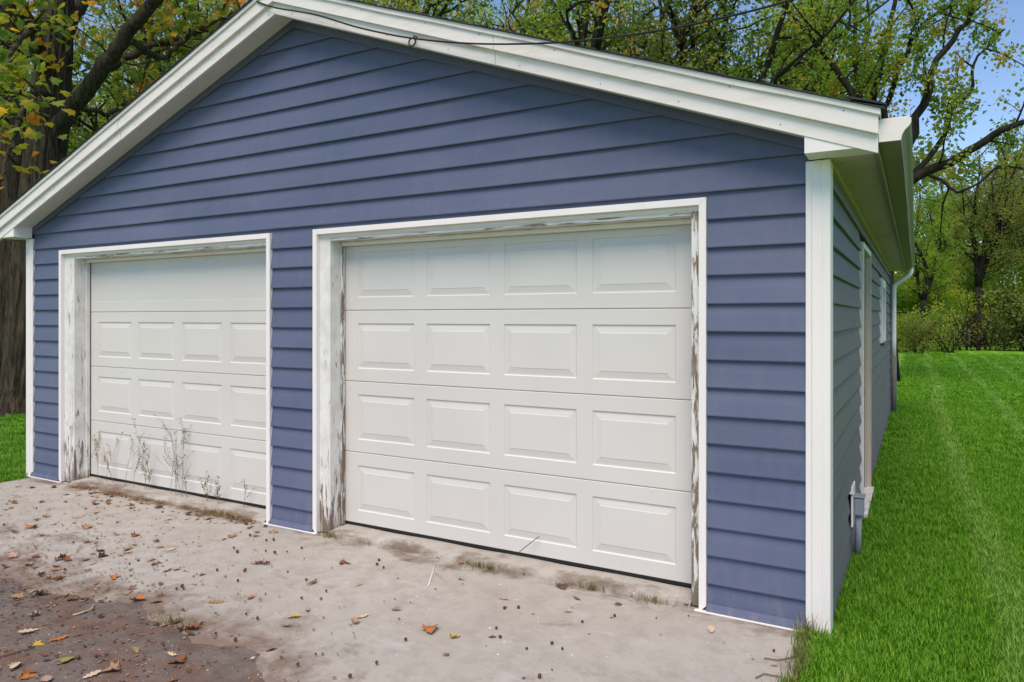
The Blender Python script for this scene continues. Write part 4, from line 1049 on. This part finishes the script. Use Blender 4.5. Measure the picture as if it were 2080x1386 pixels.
LM = {n_: mat_flat('leaf_'+n_, c, 0.75, 0.2, 0.3, 6) for n_, c in dict(orange=(0.42, 0.15, 0.04), rust=(0.20, 0.082, 0.04), brown=(0.12, 0.065, 0.038), tan=(0.31, 0.20, 0.11), pale=(0.55, 0.42, 0.29), pink=(0.40, 0.25, 0.19), yellow=(0.50, 0.34, 0.05), green=(0.26, 0.25, 0.06), dark=(0.055, 0.03, 0.02)).items()}
LEAFMESH = {}
def leaf_mesh(shape, col, k):
    key = (shape, col, k)
    if key not in LEAFMESH:
        rr_ = random.Random(hash((shape, k)) & 255); out = _ol if shape == 'oak' else _ml
        LEAFMESH[key] = litter_leaf([(x*(0.75 if k == 2 else 1.0), y) for x, y in out], (0.12, 0.35, 0.75, 0.3)[k], (0.1, -0.5, 0.4, 0.7)[k], k*3+1).mesh('fallen_leaf', LM[col], True)
    return LEAFMESH[key]
def ground_z(p): return 0.008 if p.y > edge_y(min(0, p.x)) else 0.0
def put_leaf(u, v, shape, col, k, size, label, group=None, rz=None, tilt=(0, 0)):
    p = on_ground(u, v, 0.004)
    o = link('fallen_leaf', leaf_mesh(shape, col, k)); o.location = (p.x, p.y, ground_z(p)+0.001); o.scale = (size*0.82,)*3
    o.rotation_euler = (tilt[0], tilt[1], random.uniform(0, 6.28) if rz is None else rz)
    tag(o, label, 'leaf', group); return o
FL = 'leaves fallen on the drive'
for (u, v, sh, c, k, sz, lab) in [
    (60, 1074, 'maple', 'orange', 1, 0.11, 'large bright orange leaf near the left picture edge, farthest from camera'),
    (61, 1130, 'oak', 'rust', 1, 0.11, 'rust leaf below the large orange one at the left edge'),
    (95, 1161, 'oak', 'orange', 2, 0.10, 'upper of two touching orange leaves at the left edge'),
    (101, 1175, 'oak', 'orange', 0, 0.11, 'lower of two touching orange leaves at the left edge'),
    (230, 1172, 'maple', 'orange', 2, 0.09, 'small orange-brown leaf right of the touching pair'),
    (268, 1221, 'maple', 'orange', 1, 0.10, 'cupped orange leaf just above the dark asphalt'),
    (519, 1210, 'oak', 'orange', 2, 0.10, 'curled orange leaf standing up below the siding pier'),
    (580, 1256, 'oak', 'yellow', 1, 0.10, 'yellowish tan oak leaf below the curled orange one'),
    (475, 1092, 'maple', 'tan', 1, 0.09, 'orange-tan leaf left of the siding pier'),
    (249, 1122, 'oak', 'tan', 2, 0.12, 'long tan leaf in the middle of the left apron'),
    (360, 1113, 'oak', 'pale', 0, 0.11, 'pale lobed leaf in the centre of the left apron'),
    (419, 1224, 'oak', 'tan', 0, 0.13, 'flat tan lobed oak leaf below the pier, left of the curled orange leaf'),
    (82, 1276, 'oak', 'pale', 0, 0.13, 'cream oak leaf topmost on the asphalt at lower left'),
    (63, 1307, 'maple', 'yellow', 0, 0.08, 'yellow leaf on the asphalt beside an orange one'),
    (96, 1303, 'oak', 'orange', 2, 0.12, 'long orange leaf on the asphalt beside the yellow one'),
    (39, 1342, 'oak', 'pale', 1, 0.12, 'pale pinkish oak leaf on the asphalt at lower left edge'),
    (93, 1370, 'oak', 'pink', 0, 0.12, 'pinkish oak leaf at the bottom left of the picture'),
    (165, 1378, 'oak', 'pale', 0, 0.11, 'cream oak leaf cut by the bottom picture edge'),
    (41, 1374, 'maple', 'orange', 0, 0.09, 'orange leaf in the bottom left corner'),
    (138, 1334, 'maple', 'green', 0, 0.09, 'yellow-green leaf on the dark asphalt'),
    (377, 1341, 'maple', 'rust', 1, 0.10, 'red-brown leaf on the asphalt left of the bare sandy patch'),
    (338, 1325, 'oak', 'pale', 2, 0.09, 'small cream leaf by the grass tuft on the asphalt'),
    (245, 1356, 'maple', 'tan', 1, 0.10, 'tan leaf near the bottom edge on asphalt'),
    (403, 1280, 'maple', 'rust', 2, 0.12, 'rust leaf just right of the grass tuft'),
    (372, 1259, 'oak', 'brown', 2, 0.11, 'brown curled leaf touching the grass tuft'),
    (323, 1272, 'oak', 'tan', 1, 0.10, 'tan leaf just left of the grass tuft'),
    (535, 1145, 'maple', 'pink', 2, 0.11, 'pinkish tan leaf on bare concrete left of the right door'),
    (698, 1139, 'oak', 'rust', 2, 0.12, 'brown curled leaf nearest the right door frame foot'),
    (330, 1165, 'oak', 'rust', 2, 0.10, 'rust curled leaf in the middle of the left apron'),
    (173, 1047, 'oak', 'pink', 0, 0.13, 'pinkish leaf on top of the leaf drift below the left door'),
    (626, 1190, 'oak', 'rust', 2, 0.10, 'narrow rust leaf on bare concrete below the right pier'),
    (874, 1275, 'maple', 'orange', 1, 0.12, 'orange leaf alone on the concrete before the right door'),
    (915, 1298, 'maple', 'yellow', 2, 0.07, 'small yellow leaf right below the lone orange one'),
    (1137, 1189, 'maple', 'brown', 1, 0.11, 'brown cupped leaf before the middle of the right door'),
    (1164, 1214, 'oak', 'rust', 2, 0.08, 'small rust leaf below the brown cupped one'),
    (951, 1142, 'oak', 'orange', 2, 0.11, 'orange curled leaf in the grass at the right door sill'),
    (1066, 1160, 'oak', 'rust', 2, 0.12, 'reddish curled leaf at the sill right of the grass tuft'),
    (1044, 1150, 'oak', 'pale', 2, 0.10, 'pale leaf on the grass tuft at the right door sill'),
    (1311, 1203, 'oak', 'tan', 2, 0.11, 'tan leaf at the right end of the right door sill'),
    (1034, 1221, 'oak', 'pink', 2, 0.08, 'small pinkish leaf before the right door, left of centre'),
    (1164, 1245, 'oak', 'tan', 2, 0.06, 'tiny tan curl below the small rust leaf'),
    (718, 1258, 'oak', 'pale', 2, 0.11, 'pale thin curled leaf left of the lone orange one'),
    (1445, 1288, 'oak', 'pale', 0, 0.095, 'pale lobed oak leaf near the right corner post'),
    (1389, 1222, 'oak', 'tan', 2, 0.13, 'tan curled leaf at the foot of the rightmost door jamb')]:
    put_leaf(u, v, sh, c, k, sz, lab, FL, tilt=(random.gauss(0, 0.07), random.gauss(0, 0.07)))
r = random.Random(21)
def ok_spot(u, v): 
    p = on_ground(u, v); return p.y < -0.06 and p.x > -7.25
zones = [((0, 560), (985, 1080), 50), ((180, 560), (980, 1075), 45), ((0, 330), (1080, 1230), 62), ((330, 720), (1080, 1250), 12), ((0, 600), (1240, 1386), 14), ((700, 1400), (1130, 1240), 5), ((200, 1580), (1250, 1386), 7)]
for (ua, ub), (va, vb), n_ in zones:
    k = 0
    while k < n_:
        u, v = r.uniform(ua, ub), r.uniform(va, vb)
        if ub-ua == 380: v = 990+(u-180)*0.195+abs(r.gauss(0, 16))
        if not ok_spot(u, v): continue
        c = r.choice(['brown', 'brown', 'rust', 'rust', 'pink', 'tan', 'dark'])
        where = 'among the litter below the left door' if v < 1085 else 'on the stained left part of the apron' if v < 1240 and u < 335 else 'on open concrete below the pier' if v < 1250 and u < 720 else 'on the concrete before the right door' if u > 700 else 'on the dirt and asphalt at lower left'
        lab = {'brown': 'dry brown', 'rust': 'dry reddish', 'pink': 'faded pinkish', 'tan': 'dry tan', 'dark': 'nearly black'}[c]+' curled leaf scrap '+where
        put_leaf(u, v, r.choice(['oak', 'oak', 'maple']), c, r.choice([1, 2, 2, 3]), r.uniform(0.04, 0.095), lab, 'dry leaf scraps', r.uniform(0, 6.28), (r.gauss(0, 0.14), r.gauss(0, 0.14))); k += 1
# crumbled leaf bits, denser at the left and along the left door
g = Geo(); rg = np.random.default_rng(15); k = 0
while k < 1700:
    u, v = rg.uniform(-20, 1600), rg.uniform(978, 1390)
    w_ = 0.006+0.9*math.exp(-((u-60)/240)**2)*math.exp(-((v-1150)/110)**2)+0.8*(1 if abs(v-(985+(u-195)*0.2)) < 20 and 190 < u < 555 else 0)+0.25*math.exp(-(u/450)**2)
    w_ += 0.5*(1 if abs(v-(1085+(u-690)*0.205)) < 12 and 690 < u < 1400 else 0)
    if rg.random() > w_: continue
    p = on_ground(u, v)
    if p.y > -0.012 or p.x < -7.28 or p.x > -0.03: continue
    sz = rg.uniform(0.003, 0.013); a = rg.uniform(0, 6.28); c_, s_ = math.cos(a), math.sin(a)
    T_ = [(-sz, -sz*0.4), (sz*0.2, -sz*0.6), (sz, 0.1*sz), (0.1*sz, sz*0.6)]
    b = np.array([(p.x+x*c_-y*s_, p.y+x*s_+y*c_, ground_z(p)+0.002+rg.uniform(0, sz*0.2)) for x, y in T_])
    g.add(b, [(0, 1, 2), (0, 2, 3)], rg.random()); k += 1
CRUMB = mat_leaf('leaf_crumbs', [(0.0, (0.085, 0.048, 0.03)), (0.6, (0.17, 0.09, 0.05)), (0.9, (0.27, 0.16, 0.10)), (1.0, (0.42, 0.32, 0.22))], 0.1)
tag(g.build('leaf_crumbs', CRUMB), 'crumbled brown leaf bits strewn over the apron, thickest at left', 'leaf litter', kind='stuff')
# acorns
ACM = mat_flat('acorn_brown', (0.075, 0.036, 0.022), 0.5, 0.4, 0.4, 30)
acv = []
for k in range(3):
    g = Geo(); a = np.linspace(0, 1, 6); rad = np.array([0.05, 0.85, 1.0, 0.9, 0.62, 0.04])*(1+0.1*k); zz = np.array([-1.0, -0.6, -0.1, 0.4, 0.85, 1.15])
    g.tube([(0, 0, z) for z in zz], rad, 8); gm = g.mesh('acorn', ACM, True); acv.append(gm)
def put_acorn(p, sz):
    where = 'on the concrete before the right door' if p.x > -3.3 else 'on the concrete below the left door' if p.y > -0.75 else 'on open concrete left of the right door' if p.y > edge_y(p.x) else 'on the asphalt at lower left'
    o = link('acorn', acv[r.randrange(3)]); o.scale = (sz, sz, sz*r.uniform(0.9, 1.3)); o.location = (p.x, p.y, ground_z(p)+sz*0.9)
    o.rotation_euler = (r.uniform(0.9, 2.0), r.uniform(0, 0.6), r.uniform(0, 6.28))
    tag(o, 'small dark brown acorn '+where, 'acorn', 'acorns on the apron')
for (u, v) in [(441, 1162), (613, 1117), (508, 1091), (541, 1101), (556, 1100), (475, 1117), (540, 1123), (558, 1126), (482, 1125), (795, 1109), (770, 1142), (779, 1157), (663, 1205), (497, 1164), (1053, 1239), (1183, 1268), (1016, 1299), (1025, 1240), (1121, 1312), (711, 1379), (765, 1352), (1096, 1380), (523, 1261), (438, 1292), (478, 1305), (500, 1252), (370, 1195), (605, 1355), (824, 1304), (1572, 1327)]:
    p = on_ground(u, v)
    if p.y < -0.05: put_acorn(p, r.uniform(0.0065, 0.009))
k = 0
while k < 38:
    u = r.uniform(0, 700) if r.random() < 0.85 else r.uniform(700, 1500); v = r.uniform(985, 1340)
    p = on_ground(u, v)
    if p.y > -0.06 or p.x < -7.25 or p.x > -0.1: continue
    put_acorn(p, r.uniform(0.0045, 0.008)); k += 1
# pale grit on the asphalt
GRIT = mat_flat('grit', (0.50, 0.44, 0.36), 0.85, 0.2, 0.4, 12)
g = Geo(); rg = np.random.default_rng(9); n_ = 2600
P = np.stack([rg.uniform(-6.0, -1.2, n_), rg.uniform(-3.4, -1.2, n_)], 1)
okk = np.array([y < edge_y(x)-0.01 or rg.random() < 0.08 for x, y in P]); P = P[okk]
T = np.array([(1, 0, 0), (0, 1, 0), (-1, 0, 0), (0, -1, 0), (0, 0, 0.7), (0, 0, -0.5)], float); F = np.array([(0, 1, 4), (1, 2, 4), (2, 3, 4), (3, 0, 4), (1, 0, 5), (2, 1, 5), (3, 2, 5), (0, 3, 5)])
for (x, y) in P:
    sz = 0.0022*math.exp(rg.normal()*0.45); a = rg.uniform(0, 6.28); V = T*sz*rg.uniform(0.6, 1.4, (1, 3)); V = np.stack([V[:, 0]*math.cos(a)-V[:, 1]*math.sin(a), V[:, 0]*math.sin(a)+V[:, 1]*math.cos(a), V[:, 2]], 1)
    g.add(V+np.array([x, y, (0.004 if y > edge_y(x) else -0.004)+sz*0.4]), F)
tag(g.build('grit', GRIT), 'pale loose grit strewn over the old asphalt', 'grit', kind='stuff')
# sticks
STK = mat_flat('dead_twig', (0.16, 0.11, 0.075), 0.85); PLA = mat_flat('white_strip', (0.78, 0.77, 0.75), 0.5); STW = mat_flat('pale_straw', (0.48, 0.40, 0.28), 0.8)
def stick(name, pts, rad, m, lab, cat):
    tag(Geo().tube([tuple(p) for p in pts], rad, 5).build(name, m, smooth=True), lab, cat)
G3 = lambda u, v, z=0.012: (lambda p: (p.x, p.y, z))(on_ground(u, v))
stick('plastic_strip', [G3(884, 1148), G3(878, 1170), G3(870, 1195)], 0.0035, PLA, 'thin white plastic strip on concrete before the right door', 'strip')
stick('straw', [G3(882, 1166), G3(893, 1174), G3(907, 1186)], 0.0018, STW, 'pale straw beside the white plastic strip', 'straw')
stick('twig', [G3(148, 1252, 0.006), G3(170, 1246, 0.008), G3(186, 1241, 0.01), G3(190, 1232, 0.01)], 0.004, STW, 'pale bent twig on the asphalt edge at left', 'twig')
stick('twig', [G3(-30, 1344, 0.004), G3(20, 1330, 0.006), G3(70, 1318, 0.006)], 0.004, STK, 'dark straight stick entering from the left picture edge', 'twig')
tp_ = [on_plane_y(1052, 1124, 0.03), on_plane_y(1066, 1112, 0.07), on_plane_y(1095, 1090, 0.135)]; tp_[0].z = max(tp_[0].z, 0.04)
stick('twig', tp_, 0.003, STK, 'thin forked twig leaning on the right door bottom panel', 'twig')
stick('twig', [G3(1552, 1342), G3(1580, 1346), G3(1612, 1340), G3(1625, 1334)], 0.003, STK, 'upper of two twigs by the grass at lower right', 'twig')
stick('twig', [G3(1535, 1382), G3(1552, 1374), G3(1572, 1378), G3(1586, 1380)], 0.003, STK, 'lower of two twigs by the grass at lower right', 'twig')

# ------------------------------------------------------------------ weeds at the doors
WEED = mat_leaf('dry_weed', [(0.0, (0.10, 0.065, 0.042)), (0.5, (0.22, 0.145, 0.07)), (0.8, (0.24, 0.21, 0.05)), (1.0, (0.30, 0.13, 0.08))], 0.1)
def weed(u, v, h, seed, spread, tint, lab, green=False):
    r_ = np.random.default_rng(seed); p = on_ground(u, v, 0.03); g = Geo()
    base = np.array([p.x, min(p.y, 0.09), 0.02]); nst = 1+int(spread > 0.3)+int(spread > 0.5)
    def stem(b, d, ln, rad, lev):
        d = d/np.linalg.norm(d); P = [b]; n_ = 7
        for _ in range(n_):
            d = d+r_.normal(size=3)*0.10+np.array([0, -0.01, 0.05]); d /= np.linalg.norm(d); P.append(P[-1]+d*ln/n_)
        P = np.array(P); P[:, 1] = np.minimum(P[:, 1], 0.138)
        k0 = g.n; g.tube(P, np.linspace(rad, rad*0.45, len(P)), 4); g.tint.append(np.full(g.n-k0, np.clip(tint+r_.normal()*0.1, 0, 1)))
        if lev < 2:
            for _ in range(r_.integers(4, 8) if lev == 0 else r_.integers(1, 4)):
                i_ = r_.integers(2, n_); q = rnd_unit(r_, 1)[0]; q[1] *= 0.5; stem(P[i_], (P[i_]-P[i_-1])/np.linalg.norm(P[i_]-P[i_-1])+q*spread*1.5, ln*r_.uniform(0.2, 0.45), rad*0.6, lev+1)
        nb = 3 if lev else 2
        for _ in range(nb):          # seed heads and withered leaves
            c = P[r_.integers(3, len(P))]; leaves(g, c[None]+r_.normal(size=(1, 3))*0.004, (0, -0.6, 0.3), 0.011 if lev else 0.016, r_, QUAD_LEAF, np.clip([tint+r_.normal()*0.2], 0, 1))
    for k in range(nst): stem(base+np.array([r_.normal()*0.02, 0, 0]), np.array([r_.normal()*0.10, -0.02, 1.0]), h*r_.uniform(0.8, 1.0), 0.0019, 0)
    o = g.build('dry_weed', WEED); o.data.name = 'dry_weed'; tag(o, lab, 'weed', 'dry weeds before the left door'); return o
WL = [(222, 968, 0.62, 0.25, 0.7, 'leftmost and tallest thin weed against the left door'), (238, 972, 0.50, 0.22, 0.85, 'greenish weed next to the leftmost one'), (250, 975, 0.56, 0.25, 0.95, 'pinkish-tipped weed third from the left jamb'),
      (262, 977, 0.30, 0.3, 0.5, 'short weed between the left clump and the middle clump'), (287, 982, 0.52, 0.3, 0.4, 'weed at left of the middle clump before the left door'), (303, 986, 0.62, 0.25, 0.35, 'straight tall weed in the middle of the left door'),
      (318, 990, 0.50, 0.35, 0.45, 'branched weed just right of the straight tall one'), (335, 992, 0.36, 0.3, 0.6, 'short straw-coloured weed left of the bushy one'), (368, 1004, 0.66, 0.6, 0.1, 'bushiest dark weed right of the left door centre'),
      (382, 1008, 0.64, 0.45, 0.1, 'dark tall weed just right of the bushiest one'), (396, 1009, 0.36, 0.5, 0.5, 'low spreading weed right of the bushy pair'), (445, 1016, 0.26, 0.45, 0.4, 'low forked weed before the right end of the left door'),
      (470, 1020, 0.24, 0.4, 0.6, 'small pale weed second from the right end of the left door'), (506, 1030, 0.36, 0.25, 0.35, 'single upright weed nearest the siding pier')]
for k, (u, v, h, sp, ti, lab) in enumerate(WL): weed(u, v, h, 100+k, sp, ti, lab)
# dead straw and moss along the sills
def tuft(name, spots, lab, m, hmin, hmax, flat, seed, kind=None, cat='grass tuft'):
    r_ = np.random.default_rng(seed); g = Geo()
    for (x, y, n_, rad) in spots:
        for _ in range(n_):
            a = r_.uniform(0, 6.28); d = abs(r_.normal())*rad; b = np.array([x+math.cos(a)*d*1.6, y+math.sin(a)*d*0.7, 0.006])
            h = r_.uniform(hmin, hmax); q = r_.uniform(0, 6.28); ln = h*r_.uniform(0.3, 1.0)*(2.2 if flat else 0.8); zz = h*(0.15 if flat else 1.0)
            w = 0.0016; px, py = -math.sin(q)*w, math.cos(q)*w; e = b+np.array([math.cos(q)*ln, math.sin(q)*ln, zz]); mid = (b+e)/2+np.array([0, 0, h*0.2])
            g.add([b-[px, py, 0], b+[px, py, 0], mid+[px, py, 0], mid-[px, py, 0], e], [(0, 1, 2, 3), (3, 2, 4)], np.clip(r_.random(), 0, 1))
    o = g.build(name, m); tag(o, lab, cat, kind=kind); return o
STRAW = mat_leaf('dead_straw', [(0.0, (0.10, 0.06, 0.035)), (0.5, (0.24, 0.15, 0.08)), (1.0, (0.40, 0.28, 0.15))], 0.1)
MOSS = mat_leaf('moss_green', [(0.0, (0.07, 0.08, 0.02)), (0.6, (0.15, 0.17, 0.04)), (1.0, (0.32, 0.27, 0.12))], 0.3)
rr2 = random.Random(5)
spots = []
for k in range(60):
    u = rr2.uniform(195, 545); v = 975+(u-195)*0.205+rr2.gauss(6, 7); p = on_ground(u, v); spots.append((p.x, min(p.y, -0.055), 26, 0.045))
tuft('dead_straw', spots, 'mat of dead brown straw along the sill of the left door', STRAW, 0.02, 0.07, True, 3, kind='stuff', cat='straw')
MS = [((345, 1268), 60, 0.05, 'grassy tuft growing at the asphalt edge'), ((1000, 1138), 60, 0.05, 'left green grass tuft at the right door sill'), ((1025, 1140), 70, 0.05, 'dense grass tuft at the middle of the right door sill'),
      ((1222, 1183), 45, 0.04, 'green tuft right of centre at the right door sill'), ((1347, 1207), 45, 0.035, 'moss tuft near the right end of the right door sill'), ((690, 1086), 60, 0.04, 'moss in the corner beside the foot of the middle jamb'),
      ((757, 1100), 22, 0.03, 'sparse grass tuft left on the right door sill'), ((470, 1035), 80, 0.07, 'greenish moss patch at the right end of the left door sill'), ((505, 1040), 50, 0.05, 'brown grass tuft nearest the siding pier foot')]
for (uv, n_, rad, lab) in MS:
    p = on_ground(*uv); p.y = min(p.y, -0.058); tuft('grass_tuft', [(p.x, p.y, n_, rad)], lab, MOSS, 0.015, 0.052, False, int(uv[0]))
# longer tired grass where the lawn meets the concrete
spots = [(0.012+0.02*math.sin(y*9), y, 14, 0.02) for y in np.arange(-1.3, -0.03, 0.03)]
tuft('lawn_edge_grass', spots, 'tired yellowish grass along the concrete edge at lower right', MOSS, 0.03, 0.09, False, 8, kind='stuff', cat='grass')
p0 = Vector((0.02, -0.06, 0)); tuft('grass_tuft', [(0.03, -0.07, 16, 0.03)], 'few long dry blades at the foot of the right corner post', STRAW, 0.06, 0.16, False, 9)
